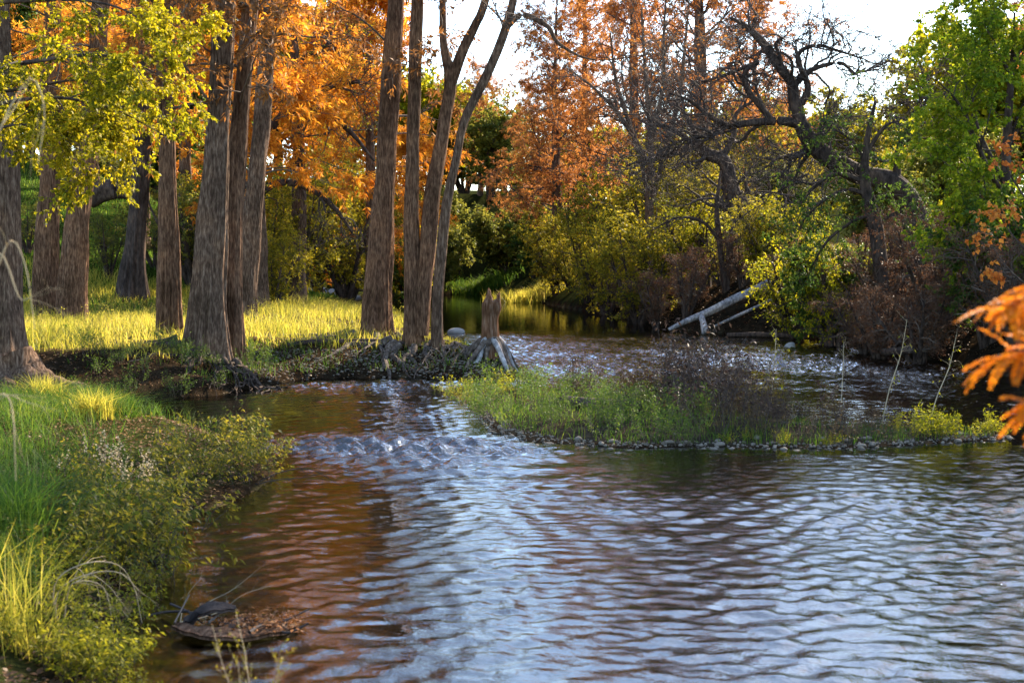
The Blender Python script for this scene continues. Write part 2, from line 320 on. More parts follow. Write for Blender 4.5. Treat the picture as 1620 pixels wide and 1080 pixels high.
def water_mat():
    m, n, l, out = new_mat('river_water'); tc = n.new('ShaderNodeTexCoord'); at_ = n.new('ShaderNodeAttribute'); at_.attribute_name = 'ripple'
    hs = []
    for sc, sx, amp in ((7.0, 0.8, 0.012), (16.0, 0.8, 0.011), (36.0, 0.8, 0.005)):
        mp = n.new('ShaderNodeMapping'); mp.inputs['Scale'].default_value = (sc * sx, sc, sc); mp.inputs['Rotation'].default_value = (0, 0, 0.12 * sc % 0.5); l.new(tc.outputs['Object'], mp.inputs[0])
        a = n.new('ShaderNodeTexNoise'); a.inputs['Scale'].default_value = 1; a.inputs['Detail'].default_value = 3.5; a.inputs['Distortion'].default_value = 0.6; l.new(mp.outputs[0], a.inputs['Vector'])
        k = n.new('ShaderNodeMath'); k.operation = 'MULTIPLY'; k.inputs[1].default_value = amp; l.new(a.outputs['Fac'], k.inputs[0]); hs.append(k)
    s1 = n.new('ShaderNodeMath'); l.new(hs[0].outputs[0], s1.inputs[0]); l.new(hs[1].outputs[0], s1.inputs[1])
    s2 = n.new('ShaderNodeMath'); l.new(s1.outputs[0], s2.inputs[0]); l.new(hs[2].outputs[0], s2.inputs[1])
    s3 = n.new('ShaderNodeMath'); s3.operation = 'MULTIPLY'; l.new(s2.outputs[0], s3.inputs[0]); l.new(at_.outputs['Fac'], s3.inputs[1])
    bp = n.new('ShaderNodeBump'); bp.inputs['Strength'].default_value = 1.0; bp.inputs['Distance'].default_value = 1.0; l.new(s3.outputs[0], bp.inputs['Height'])
    fr = n.new('ShaderNodeFresnel'); fr.inputs[0].default_value = 2.2; l.new(bp.outputs[0], fr.inputs['Normal'])
    gl = n.new('ShaderNodeBsdfGlossy'); gl.inputs['Roughness'].default_value = 0.025; l.new(bp.outputs[0], gl.inputs['Normal'])
    tr = n.new('ShaderNodeBsdfTransparent'); tr.inputs['Color'].default_value = (0.80, 0.70, 0.50, 1)
    mix = n.new('ShaderNodeMixShader'); l.new(fr.outputs[0], mix.inputs[0]); l.new(tr.outputs[0], mix.inputs[1]); l.new(gl.outputs[0], mix.inputs[2]); l.new(mix.outputs[0], out.inputs[0])
    return m

# ------------------------------------------------------------------ ground sheet
def axis(segs):
    o = []
    for a, b, st in segs: o += list(np.arange(a, b - 1e-6, st))
    return A(o + [segs[-1][1]])
gx = axis([(-900, -200, 70), (-200, -60, 8), (-60, -24, 1.5), (-24, -16, 0.5), (-16, 18, 0.28), (18, 26, 0.5), (26, 70, 1.5), (70, 200, 8), (200, 900, 70)])
gy = axis([(-300, -30, 30), (-30, 4, 2), (4, 10, 0.4), (10, 62, 0.28), (62, 130, 0.8), (130, 260, 5), (260, 1200, 60)])
GX, GY = np.meshgrid(gx, gy)
GZ, GD, GI = H(GX, GY, True)
i = np.arange(GX.size).reshape(GX.shape)
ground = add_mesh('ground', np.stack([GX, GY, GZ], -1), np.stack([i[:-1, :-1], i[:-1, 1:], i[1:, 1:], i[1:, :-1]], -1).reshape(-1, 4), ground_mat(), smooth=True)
zc = np.zeros(GX.shape + (4,), np.float32); zc[..., 3] = 1
def setc(mask, c): zc[mask, :3] = c
setc(np.ones(GX.shape, bool), (0.05, 0.042, 0.02))
leftland = (GX < -1 - 0.0 * GY) & (GY > 26)
setc(leftland, (0.07, 0.065, 0.018)); setc((GX < -9) & (GY > 46), (0.035, 0.06, 0.010)); setc((GY <= 28) & (GX < 0), (0.03, 0.036, 0.012))
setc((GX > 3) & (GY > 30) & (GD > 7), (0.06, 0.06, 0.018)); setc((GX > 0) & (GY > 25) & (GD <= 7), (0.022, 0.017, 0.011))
setc(leftland & (GD < 2.2), (0.032, 0.023, 0.014)); setc(GI, (0.05, 0.043, 0.03))
setc((GY > 85) | (np.abs(GX) > 60), (0.025, 0.03, 0.010)); setc((GD < 0.35) & (GD >= -0.1), (0.026, 0.019, 0.012)); setc(GD < -0.1, (0.06, 0.058, 0.036)); setc((GD < -0.1) & (GX < 0.12 * GY - 2.6 + 0.8 * fbm(GX, GY, 1.0, 2)) & (GY < 19), (0.36, 0.26, 0.085))  # near-left shallows: golden gravel, its sunlit brightness put into the bed colour
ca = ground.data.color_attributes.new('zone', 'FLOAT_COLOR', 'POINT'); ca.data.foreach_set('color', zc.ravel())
tag(ground, kind='structure')

# ------------------------------------------------------------------ river
wx = axis([(-40, -12, 1.0), (-12, 15, 0.068), (15, 40, 1.0)])
wy = axis([(2, 9, 0.3), (9, 30, 0.048), (30, 60, 0.095), (60, 64, 0.3), (64, 145, 1.0)])
WX, WY = np.meshgrid(wx, wy)
def blob(px, py, rx, ry):
    p = on_plane(px, py); return np.exp(-((WX - p[0]) / rx) ** 2 - ((WY - p[1]) / ry) ** 2)
WD = -np.maximum(-sdist(WATER, WX, WY), sdist(ISLAND, WX, WY))
rip = 0.42 + 0 * WX
rip += 1.7 * blob(600, 708, 2.3, 1.3) + 1.3 * blob(740, 715, 1.6, 1.8) + 0.6 * blob(850, 800, 2.2, 2.5) + 0.55 * blob(560, 612, 2.5, 1.2) + 0.6 * blob(690, 660, 1.2, 1.6)
rip += 0.5 * blob(960, 556, 6, 7) + 0.5 * blob(1300, 580, 6, 7) + 0.25 * blob(1300, 850, 4, 4) + 0.2 * blob(1150, 590, 6, 7)
rip -= 0.30 * blob(320, 665, 3.2, 2.5) + 0.2 * blob(950, 735, 2.2, 1.0) + 0.2 * blob(300, 900, 1.6, 4)
rip *= (0.35 + 0.65 * sstep(0, 1.0, WD)) * np.clip(0.9 + 1.7 * fbm(WX * 1.3 + 0.3 * WY, WY * 0.8, 0.8, 9), 0.25, 1.8)
rip = rip * (1 - 0.88 * sstep(52, 62, WY)); rip = np.clip(rip, 0.07, 2.5)
WZ = np.zeros(WX.shape); rw = np.random.default_rng(3)
for _ in range(56):
    lam = 0.14 * (0.5 / 0.14) ** rw.uniform(0, 1); th = rw.normal(-math.pi / 2 + 0.12, 1.2); k = 2 * math.pi / lam
    am = 0.0122 * lam ** 0.92; ph = rw.uniform(0, 6.28)
    arg = k * (WX * math.cos(th) + WY * math.sin(th)) + ph + 0.9 * np.sin(WX * rw.uniform(0.3, 1.1) + rw.uniform(0, 6)) + 0.9 * np.sin(WY * rw.uniform(0.3, 0.9) + rw.uniform(0, 6))
    q1, q2, q3 = rw.uniform(0, 6.28, 3); env = np.clip(0.55 + 0.75 * np.sin(WX * math.cos(q1) * 1.1 + WY * math.sin(q1) * 1.1 + q2 + np.sin(WX * 0.7 + q3)) * np.sin(WX * math.sin(q2) * 0.6 - WY * math.cos(q2) * 0.8 + q3), 0, 2)
    WZ += am * 1.25 * env * np.sin(arg)
WZ = rip * WZ
# standing waves and the little drop of the riffle
p = on_plane(590, 700); q = on_plane(760, 690)
WZ += 0.06 * blob(590, 702, 2.2, 0.9) * np.sin((WY - p[1]) * 7.5 + 0.9 * (WX - p[0]) + 0.8 * np.sin(WX * 2.3)) + 0.02 * blob(740, 740, 1.5, 2.0) * np.sin((WY - q[1]) * 6 - 2.0 * (WX - q[0]) + np.sin(WX * 1.7))
i = np.arange(WX.size).reshape(WX.shape)
wq = np.stack([i[:-1, :-1], i[:-1, 1:], i[1:, 1:], i[1:, :-1]], -1)
keep = (WD[:-1, :-1] > -2.5).reshape(-1)                      # the sheet ends just under the banks
wq = wq.reshape(-1, 4)[keep]
used = np.unique(wq); remap = np.full(WX.size, -1); remap[used] = np.arange(len(used))
river = add_mesh('river_water', np.stack([WX, WY, WZ], -1).reshape(-1, 3)[used], remap[wq], water_mat(), smooth=True)
ra = river.data.attributes.new('ripple', 'FLOAT', 'POINT'); ra.data.foreach_set('value', rip.reshape(-1)[used].astype(np.float32))
tag(river, kind='structure')

# ------------------------------------------------------------------ tree builders
def root_mesh(x, y, ang, length, r0, rng, sink=0.25, wig=0.25, s=8):
    K = 14; pts = []; a = ang; px, py = x, y
    for k in range(K):
        t = k / (K - 1); pts.append((px, py, 0)); a += rng.normal(0, wig); px += math.cos(a) * length / (K - 1); py += math.sin(a) * length / (K - 1)
    pts = A(pts); rad = r0 * (1 - 0.8 * np.linspace(0, 1, K)) * rng.uniform(0.85, 1.15, K)
    pts[:, 2] = np.maximum(H(pts[:, 0], pts[:, 1]), -0.25) + rad * (0.4 - 3.2 * sink * np.linspace(0, 1, K) ** 2); pts[0, 2] += r0 * 1.2; pts[1, 2] += r0 * 0.5
    return pts, rad
def add_roots(root, base, specs, rng, mat='root', wig=0.25):
    for (dx, dy, ang, ln, r0) in specs:
        pts, rad = root_mesh(base[0] + dx, base[1] + dy, ang, ln, r0, rng, wig=0.12 if r0 > 0.15 else wig)
        pp = spline(pts, 30); rr = np.interp(np.linspace(0, 1, 30), np.linspace(0, 1, len(rad)), rad) * (1 + 0.12 * rng.normal(size=30))
        V, F = tubes((pp - base)[None], rr[None], 8); add_mesh('root', V, F, M[mat], [c for c in root.children if c.name.startswith('trunk')][0], smooth=True)

def cypress_crown(P, R, rng, t0=0.35, n1=30, len1=4.5, n2=9, n3=6, nl=12, fl=0.15, fw=0.05, up1=-0.01, bare=0.0, tap=0.75, twigr=1.0):
    n = 60; tp = spline(P, n)[None]; tr = np.interp(np.linspace(0, len(R) - 1, n), np.arange(len(R)), R)[None]
    b, d, r, t, _ = sprout(tp, tr, n1, t0, 0.99, 1.35, rng, flat=0.35)
    u = (t - t0) / (1 - t0); L1 = len1 * (1.05 - tap * u) * rng.uniform(0.6, 1.2, n1)
    d[:, 2] += 0.1 + 0.5 * u
    p1, r1 = grow(b, d, L1, np.minimum(r * 0.38, 0.0095 * L1 + 0.008), 10, 0.16, up1, rng)
    b, d, r, _, ix = sprout(p1, r1, n2, 0.2, 1.0, 0.95, rng, flat=0.35)
    p2, r2 = grow(b, d, 0.36 * L1[ix] * rng.uniform(0.5, 1.2, len(b)), np.maximum(r * 0.55, 0.006 * twigr), 5, 0.22, -0.04, rng)
    b, d, r, _, _ = sprout(p2, r2, n3, 0.15, 1.0, 0.9, rng, flat=0.5)
    p3, r3 = grow(b, d, 0.55 * rng.uniform(0.5, 1.3, len(b)), np.maximum(r * 0.6, 0.0035 * twigr), 3, 0.2, -0.13, rng)
    br = merge([tubes(p1, r1, 5), tubes(p2, r2, 3), tubes(p3, r3, 3)])
    m = rng.uniform(size=len(p3)) > bare
    lv = merge([foliage(p3[m], r3[m], nl, fl, fw, rng, droop=0.25, ang=0.9, upn=0.8), foliage(p2, r2, max(1, nl // 2), fl, fw, rng, droop=0.25, t0=0.4)])
    return br, lv

def cypress(label, D, px, wpx, rng, height=22, flare=0.8, fh=1.2, flute=0.3, roots=(), mat='bark', leaf='orange', crown={}, forks=(), base=None, group=None, cat='tree', name='bald_cypress_tree'):
    """px: list of (x,y) trunk centre line in the photo, first is the foot; wpx widths there; continues straight to height"""
    b0 = at(px[0][0], px[0][1], D); b0[2] = Hs(b0[0], b0[1])
    P = [b0 - A([0, 0, 0.25])] + [at(x, y, D) for x, y in px[1:]]; R = [w_ / 2 * D / FPX for w_ in wpx]
    d = norm(P[-1] - P[-2]); d = norm(d + A([0, 0, 0.6])); rest = height - P[-1][2]
    if rest > 2:
        for f in (0.35, 0.7, 1.0): P.append(P[len(px) - 1] + d * rest * f); R.append(R[len(wpx) - 1] * (1 - 0.85 * f))
    P = A(P); R = A(R); root = thing(name, label, cat, b0, group)
    V, F = trunk_mesh(P - b0, R, rng, flare, fh, flute); add_mesh('trunk', V, F, M[mat], root, smooth=True)
    paths = [(P, R)]
    for fp, fwd in forks:
        Q = [at(x, y, D) for x, y in fp]; dd = norm(norm(Q[-1] - Q[-2]) + A([0, 0, 0.5])); q0 = Q[-1]; RR = [w_ / 2 * D / FPX for w_ in fwd]; rest = height * 0.85 - q0[2]
        if rest > 2:
            for f in (0.4, 1.0): Q.append(q0 + dd * rest * f); RR.append(RR[len(fp) - 1] * (1 - 0.85 * f))
        V, F = trunk_mesh(A(Q) - b0, A(RR), rng, 0.0, 1, 0.15, s=36); add_mesh('stem', V, F, M[mat], root, smooth=True); paths.append((A(Q), A(RR)))
    if crown is not None:
        bs, ls = [], []
        for Pk, Rk in paths:
            b, l_ = cypress_crown(Pk - b0, Rk, rng, **crown); bs.append(b); ls.append(l_)
        cw = add_mesh('crown', *merge(ls), M[leaf], root); add_mesh('branchwork', *merge(bs), M['twig'], cw, smooth=True)
    add_roots(root, b0, roots, rng, mat if D < 30 else ('root_dark' if D < 36.5 else 'root'))
    return root

def limb_tree(name, label, cat, base, mains, levels, leaf, rng, bark='bark_dark', twig='twig_dark', leafmat='yellow', group=None, roots=(), leaf_on=(-1,), trunkflare=0.5):
    """mains: list of (world pts, radii): the first is the trunk, the others limbs; levels: child generations; leaf: foliage kwargs"""
    base = A(base, float) if not isinstance(base, np.ndarray) else base
    root = thing(name, label, cat, base, group); sets = []
    for k, (P, R) in enumerate(mains):
        P = A(P, float) - base; R = A(R, float) * 1.2
        V, F = trunk_mesh(P, R, rng, trunkflare if k == 0 else 0.0, 0.8, 0.12, s=32 if k == 0 else 20, step=0.14, ridges=0.04)
        add_mesh('trunk' if k == 0 else 'limb', V, F, M[bark], root, smooth=True)
        n = 40; sets.append((spline(P, n), np.interp(np.linspace(0, len(R) - 1, n), np.arange(len(R)), R)))
    pts = np.stack([s_[0] for s_ in sets]); rad = np.stack([s_[1] for s_ in sets]); gens = []
    for L in levels:
        b, d, r, t, ix = sprout(pts, rad, L['n'], L.get('t0', 0.2), 1.0, L.get('ang', 0.9), rng, flat=L.get('flat', 1.0))
        if L.get('lift'): d[:, 2] += L['lift']; d = norm(d)
        pts, rad = grow(b, d, L['len'] * rng.uniform(0.45, 1.25, len(b)), np.clip(r * L.get('rf', 0.5), L.get('rmin', 0.004), L.get('rmax', 1)), L.get('K', 7), L.get('wig', 0.25), L.get('up', 0.0), rng)
        gens.append((pts, rad))
    cw = add_mesh('crown', *merge([foliage(gens[k][0], gens[k][1], rng=rng, **leaf) for k in leaf_on]), M[leafmat], root) if leaf else root
    if gens: add_mesh('branchwork', *merge([tubes(p_, r_, 5 if k == 0 else 3) for k, (p_, r_) in enumerate(gens)]), M[twig], cw, smooth=True)
    add_roots(root, base, roots, rng)
    return root

def plant(rng, n=6, h=0.8, spread=0.25, wig=0.12, up=0.05, n2=5, len2=0.2, nl=4, ll=0.05, lw=0.02, droop=0.2, r=0.004, K=6, n3=0, base_r=0.08, ang=0.7, t2=0.25):
    P = np.zeros((n, 3)); P[:, :2] = rng.normal(0, base_r, (n, 2)); D = A([0, 0, 1.0]) + spread * rng.normal(size=(n, 3)) * A([1, 1, 0.2])
    p1, r1 = grow(P, D, h * rng.uniform(0.6, 1.15, n), r, K, wig, up, rng, 0.7)
    st = [tubes(p1, r1, 4)]; fol = []
    if n2:
        b, d, rr, _, _ = sprout(p1, r1, n2, t2, 1.0, ang, rng); p2, r2 = grow(b, d, len2 * rng.uniform(0.5, 1.2, len(b)), rr * 0.6, 4, wig, up * 0.5, rng, 0.6); st.append(tubes(p2, r2, 3))
        if n3:
            b, d, rr, _, _ = sprout(p2, r2, n3, 0.2, 1.0, ang, rng); p3, r3 = grow(b, d, len2 * 0.5 * rng.uniform(0.5, 1.2, len(b)), rr * 0.6, 4, wig, 0.0, rng, 0.6); st.append(tubes(p3, r3, 3))
            fol.append(foliage(p3, r3, nl, ll, lw, rng, droop))
        fol.append(foliage(p2, r2, nl, ll, lw, rng, droop))
    if nl: fol.append(foliage(p1, r1, nl, ll * 1.2, lw * 1.2, rng, droop, t0=0.2))
    return merge(st), (merge(fol) if fol else None)
def plant_thing(name, label, cat, loc, parts, stem_m, leaf_m, group=None, rz=0, sc=1, leafname='foliage'):
    o = thing(name, label, cat, loc, group, rz, sc)
    add_mesh('stem', *parts[0], M[stem_m], o, smooth=True)
    if parts[1]: tag(add_mesh(leafname, *parts[1], M[leaf_m], o), kind='stuff')
    return o
def blades(x, y, z, h, wd, rng, lean=0.35, mat='grass_g', name='grass', curl=0.5):
    n = len(x); P = np.stack([x, y, z], -1); a = rng.uniform(0, 6.28, n); s_ = np.stack([np.cos(a), np.sin(a), 0 * a], -1)
    b = rng.uniform(0, 6.28, n); l_ = np.stack([np.cos(b), np.sin(b), 0 * b], -1) * (lean * np.abs(rng.normal(size=n)))[:, None]
    h = h * rng.uniform(0.55, 1.25, n); up = A([0, 0, 1.0])
    m = P + (l_ * 0.4 + up * 0.55) * h[:, None]; tp = P + (l_ * (1 + curl) + up * (1.0 - 0.25 * np.linalg.norm(l_, axis=1)[:, None])) * h[:, None]; wv = s_ * (wd * rng.uniform(0.6, 1.3, n))[:, None] / 2
    V = np.stack([P - wv, P + wv, m + wv * 0.8, m - wv * 0.8, tp], 1).reshape(-1, 3); k = np.arange(n) * 5
    return V, [np.stack([k, k + 1, k + 2, k + 3], -1), np.stack([k + 3, k + 2, k + 4], -1)]
def rockV(rng, sub=1):
    t = (1 + 5 ** .5) / 2
    V = A([(-1, t, 0), (1, t, 0), (-1, -t, 0), (1, -t, 0), (0, -1, t), (0, 1, t), (0, -1, -t), (0, 1, -t), (t, 0, -1), (t, 0, 1), (-t, 0, -1), (-t, 0, 1)], float)
    F = A([(0, 11, 5), (0, 5, 1), (0, 1, 7), (0, 7, 10), (0, 10, 11), (1, 5, 9), (5, 11, 4), (11, 10, 2), (10, 7, 6), (7, 1, 8), (3, 9, 4), (3, 4, 2), (3, 2, 6), (3, 6, 8), (3, 8, 9), (4, 9, 5), (2, 4, 11), (6, 2, 10), (8, 6, 7), (9, 8, 1)])
    V = norm(V)
    for _ in range(sub):
        nv = list(map(tuple, V)); mid = {}; nf = []
        def g(a, b):
            k = (min(a, b), max(a, b))
            if k not in mid: mid[k] = len(nv); nv.append(tuple((A(nv[a]) + A(nv[b])) / 2))
            return mid[k]
        for a, b, c in F: ab, bc, ca_ = g(a, b), g(b, c), g(c, a); nf += [(a, ab, ca_), (b, bc, ab), (c, ca_, bc), (ab, bc, ca_)]
        V = norm(A(nv)); F = A(nf)
    q = rng.normal(size=(5, 3)); V = V * (1 + 0.16 * np.sin(V @ q.T * 2.0 + rng.uniform(0, 6, 5)).sum(1) / 2.2)[:, None]
    return V * A([1.0, rng.uniform(0.65, 0.95), rng.uniform(0.4, 0.65)]), F

# ================================================================== cypresses on the left bank
r = np.random.default_rng
PI = math.pi
CR = dict(t0=0.34, n1=19, len1=4.2, n2=8, n3=5, nl=9, fl=0.19, fw=0.052)
cypress('massive dark cypress trunk with sprawling root flare at the left frame edge', 29.5, [(4, 560), (6, 470), (8, 380), (4, 200), (-6, 0)], [84, 62, 54, 48, 44], r(1), 19, 0.9, 1.1, 0.4, mat='bark_grey',
        roots=[(0.4, -0.3, -0.1, 3.6, 0.36), (0.4, -0.5, -0.4, 3.2, 0.32), (0.2, -0.6, -0.9, 2.2, 0.26), (0.5, 0.1, 0.1, 3.0, 0.24), (0.9, -0.5, -0.55, 2.4, 0.14), (1.2, -0.4, -0.25, 2.4, 0.12), (1.6, -0.5, -0.7, 1.6, 0.08), (2.0, -0.5, -0.9, 1.4, 0.06)], crown=dict(CR, t0=0.55, n1=12), leaf='umber')
cypress('brown cypress trunk on the lawn, left one of the leaning pair', 46, [(72, 482), (72, 420), (78, 300), (80, 150), (84, 0)], [46, 42, 37, 34, 30], r(2), 20, 0.25, 0.8, crown=dict(CR, t0=0.45, n1=13))
cypress('thick brown cypress trunk leaning right on the lawn, right one of the leaning pair', 45, [(113, 478), (117, 420), (128, 300), (145, 180), (160, 0)], [52, 46, 40, 34, 30], r(3), 21, 0.3, 0.9, crown=dict(CR, t0=0.45, n1=13))
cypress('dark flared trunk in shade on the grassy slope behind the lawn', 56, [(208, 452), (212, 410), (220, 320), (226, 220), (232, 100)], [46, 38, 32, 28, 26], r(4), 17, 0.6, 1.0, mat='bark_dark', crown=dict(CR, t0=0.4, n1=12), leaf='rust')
cypress('straight cypress trunk standing alone just left of the tall twin trunks', 36, [(268, 532), (268, 470), (266, 330), (262, 160), (258, 0)], [50, 42, 34, 30, 28], r(5), 21, 0.5, 0.7,
        roots=[(-0.3, -0.2, -2.6, 1.6, 0.1), (0.2, -0.5, -1.2, 1.5, 0.09)], crown=dict(CR, t0=0.42), leaf='umber')
cypress('tallest foreground cypress with grey ridged bark and green vine at its foot', 34, [(326, 540), (331, 470), (338, 330), (348, 150), (356, 0)], [62, 56, 48, 40, 36], r(6), 24, 0.7, 1.0, 0.35, mat='bark_grey',
        roots=[(-0.6, -0.3, -2.9, 2.8, 0.12), (-0.5, -0.5, -2.5, 2.4, 0.1), (0.1, -0.7, -1.4, 2.0, 0.09), (0.5, -0.5, -0.9, 2.2, 0.1), (0.7, -0.2, -0.4, 2.8, 0.1), (-0.2, -0.7, -1.9, 2.2, 0.08)], crown=dict(CR, t0=0.4), leaf='umber')
cypress('narrower dark cypress trunk pressed against the tallest grey trunk', 34.7, [(368, 530), (368, 440), (372, 300), (383, 150), (396, 0)], [38, 34, 32, 30, 28], r(7), 22, 0.3, 0.8, mat='bark', crown=dict(CR, t0=0.4), leaf='umber')
cypress('pale grey leaning trunk with sunlit edge behind the tall twin trunks', 49, [(388, 475), (393, 420), (402, 320), (414, 200), (424, 60)], [42, 37, 33, 30, 24], r(8), 18, 0.3, 0.8, mat='bark_grey', crown=dict(CR, t0=0.45))
cypress('broad straight cypress with wide flared base on the point left of the clump', 39.5, [(594, 530), (598, 450), (606, 330), (616, 160), (626, 0)], [54, 47, 40, 34, 30], r(9), 23, 0.75, 0.8, 0.35,
        roots=[(-0.7, -0.2, -2.9, 2.6, 0.13), (-0.5, -0.5, -2.3, 2.4, 0.12), (0.1, -0.7, -1.5, 1.6, 0.1), (0.6, -0.3, -0.6, 1.8, 0.1)], crown=dict(CR, t0=0.4, len1=2.8), leaf='umber')
cypress('cypress clump with two stems, the right one forking high against the sky', 38.2, [(652, 548), (652, 470), (651, 330), (655, 160), (660, 0)], [34, 29, 25, 23, 21], r(10), 20, 0.55, 0.7, 0.25,
        forks=[([(664, 530), (672, 440), (684, 310), (702, 200), (712, 130), (702, 70), (700, 0)], [34, 30, 28, 25, 22, 13, 12]), ([(712, 135), (730, 85), (752, 40), (768, 0)], [20, 17, 15, 14])],
        roots=[(-0.5, -0.3, -2.8, 2.6, 0.12), (-0.4, -0.5, -2.4, 2.6, 0.12), (-0.3, -0.6, -2.0, 2.2, 0.1), (0.1, -0.6, -1.5, 1.8, 0.09), (0.4, -0.5, -1.0, 1.8, 0.09), (0.5, -0.3, -0.6, 2.0, 0.08), (0.0, -0.7, -1.8, 1.9, 0.07)],
        crown=dict(CR, t0=0.6, n1=6, len1=2.0, nl=5), leaf='umber')
cypress('thin crooked trunk bending right over the river beside the clump', 37.6, [(690, 545), (694, 450), (706, 330), (722, 250), (737, 185), (770, 120), (795, 60), (812, 0)], [24, 19, 17, 16, 16, 16, 15, 14], r(11), 14, 0.5, 0.5, 0.2,
        mat='bark_grey', roots=[(0.3, -0.2, -0.6, 1.5, 0.06), (0.2, -0.3, -1.3, 1.5, 0.06)], forks=[([(800, 45), (826, 24), (866, 42), (885, 70), (940, 95)], [11, 10, 8, 6, 3])], crown=dict(CR, t0=0.6, n1=14, len1=2.2, n2=6, n3=3, nl=1, fl=0.08, twigr=2.0), leaf='umber')

# tall cypresses behind: one model, copied
def cyp_model(seed, h, leaf, label, D, px, n1=62, len1=5.2, t0=0.14, mat='bark_grey', rbase=0.42, bare=0.0, nl=14, tap=0.75, twigr=1.5, twig='twig'):
    b = at(px, 450, D); b[2] = Hs(b[0], b[1]); P = A([(0, 0, -0.4), (0.1, 0.1, h * 0.3), (-0.1, 0.15, h * 0.65), (0.05, 0, h)]); R = A([rbase, rbase * 0.75, rbase * 0.42, 0.05]); g = r(seed)
    o = thing('bald_cypress_tree', label, 'tree', b)
    add_mesh('trunk', *trunk_mesh(P, R, g, 0.5, 1.0, 0.25, s=36, step=0.3), M[mat], o, smooth=True)
    br, lv = cypress_crown(P, R, g, t0=t0, n1=n1, len1=len1, n2=9, n3=6, nl=nl, fl=0.27, fw=0.062, bare=bare, tap=tap, twigr=twigr)
    cw = add_mesh('crown', *lv, M[leaf], o); add_mesh('branchwork', *br, M[twig], cw, smooth=True); return o
def place(o, label, D, px, rz, sc):
    b = at(px, 450, D); b[2] = Hs(b[0], b[1]); u = r(int(abs(px) * 7 + D)).uniform(0.85, 1.2, 3); return dup(o, b, rz, tuple(sc * u) if 'cypress' not in o.name else sc, label)
cO = cyp_model(21, 20, 'orange', 'bright orange cypress crown filling the view right of the twin trunks', 60, 470, t0=0.3)
place(cO, 'orange cypress behind the broad straight trunk on the point', 72, 590, 1.3, 0.98)
place(cO, 'orange cypress on the slope between the lone trunk and the twin trunks', 66, 300, 2.4, 0.95)
place(cO, 'orange cypress on the slope at the upper left, half hidden by yellow-green leaves', 78, 150, 4.0, 0.95)
place(cO, 'orange cypress close behind the pale leaning trunk', 54, 415, 3.1, 0.8)
place(cO, 'orange cypress behind the dark flared trunk on the slope', 68, 225, 5.6, 0.95)
place(cO, 'orange cypress seen in the gap just left of the broad straight trunk', 84, 545, 0.9, 0.95)
place(cO, 'smaller orange cypress showing between the clump and the broad trunk', 96, 655, 5.0, 0.62)
place(cO, 'orange cypress behind the far left trunks', 84, 30, 0.6, 0.9)
cR = cyp_model(22, 26, 'rust', 'big grey-trunked cypress with rusty crown behind the twisted trees', 84, 1105, len1=7.6, t0=0.26, rbase=0.62, n1=84, tap=0.5, twigr=2.6, twig='twig_dark', bare=0.3)
place(cR, 'grey-trunked rusty cypress left of the biggest one across the river', 93, 1004, 1.1, 0.9)
place(cR, 'rusty cypress reaching to the sky gap above the far bend', 108, 925, 2.2, 0.88)
place(cR, 'rusty cypress beside the sky gap, left of the tall ones across the river', 101, 880, 0.5, 0.8)
place(cR, 'low rusty cypress at the edge of the sky gap above the far bend', 122, 850, 3.6, 0.55)
place(cR, 'small pinkish orange cypress low in the sky gap over the far bend', 135, 760, 4.4, 0.45)
place(cR, 'rusty cypress behind the twisted tree limbs on the right bank', 100, 1190, 5.2, 0.72)

# ================================================================== broad-leaved trees
# yellow-green tree overhanging top left; its trunk stands left of the frame
D = 24.0; b = at(-190, 640, D); b[2] = Hs(b[0], b[1])
lp = lambda L, d=D: [at(x, y, d + (dd[0] if dd else 0)) for x, y, *dd in L]
limb_tree('elm_tree', 'yellow-green leafy tree overhanging the top left corner of the bank', 'tree', b,
          [([b - A([0, 0, .3])] + lp([(-190, 400), (-180, 150), (-150, -100), (-100, -330)]), [0.26, 0.22, 0.18, 0.12, 0.04]),
           (lp([(-185, 250), (-60, 130, -1), (70, 95, -2), (180, 90, -2.5), (275, 130, -3)]), [0.055, 0.044, 0.03, 0.017, 0.006]),
           (lp([(-185, 300), (-60, 190, 0.5), (60, 155, 0), (170, 170, -0.5), (262, 215, -1)]), [0.05, 0.039, 0.028, 0.017, 0.006]),
           (lp([(-185, 300), (-80, 170, 1.5), (40, 140, 2), (150, 130, 2), (240, 190, 2)]), [0.05, 0.039, 0.028, 0.017, 0.006]),
           (lp([(-180, 120), (-60, 20, 0), (80, 0, 0), (180, 10, 0), (250, 50, 0)]), [0.05, 0.039, 0.028, 0.017, 0.006]),
           (lp([(-188, 340), (-90, 260, 0), (10, 200, -0.5), (80, 210, -0.5), (130, 240, -1)]), [0.039, 0.028, 0.019, 0.011, 0.004])],
          [dict(n=12, len=0.95, ang=0.9, wig=0.2, up=-0.04, t0=0.3, rmax=0.02), dict(n=7, len=0.5, ang=0.8, wig=0.2, up=-0.07), dict(n=4, len=0.25, up=-0.1, K=3)],
          dict(n=17, length=0.07, width=0.037, droop=0.45), r(31), leafmat='elm', twig='twig_dark', leaf_on=(-1, -2))

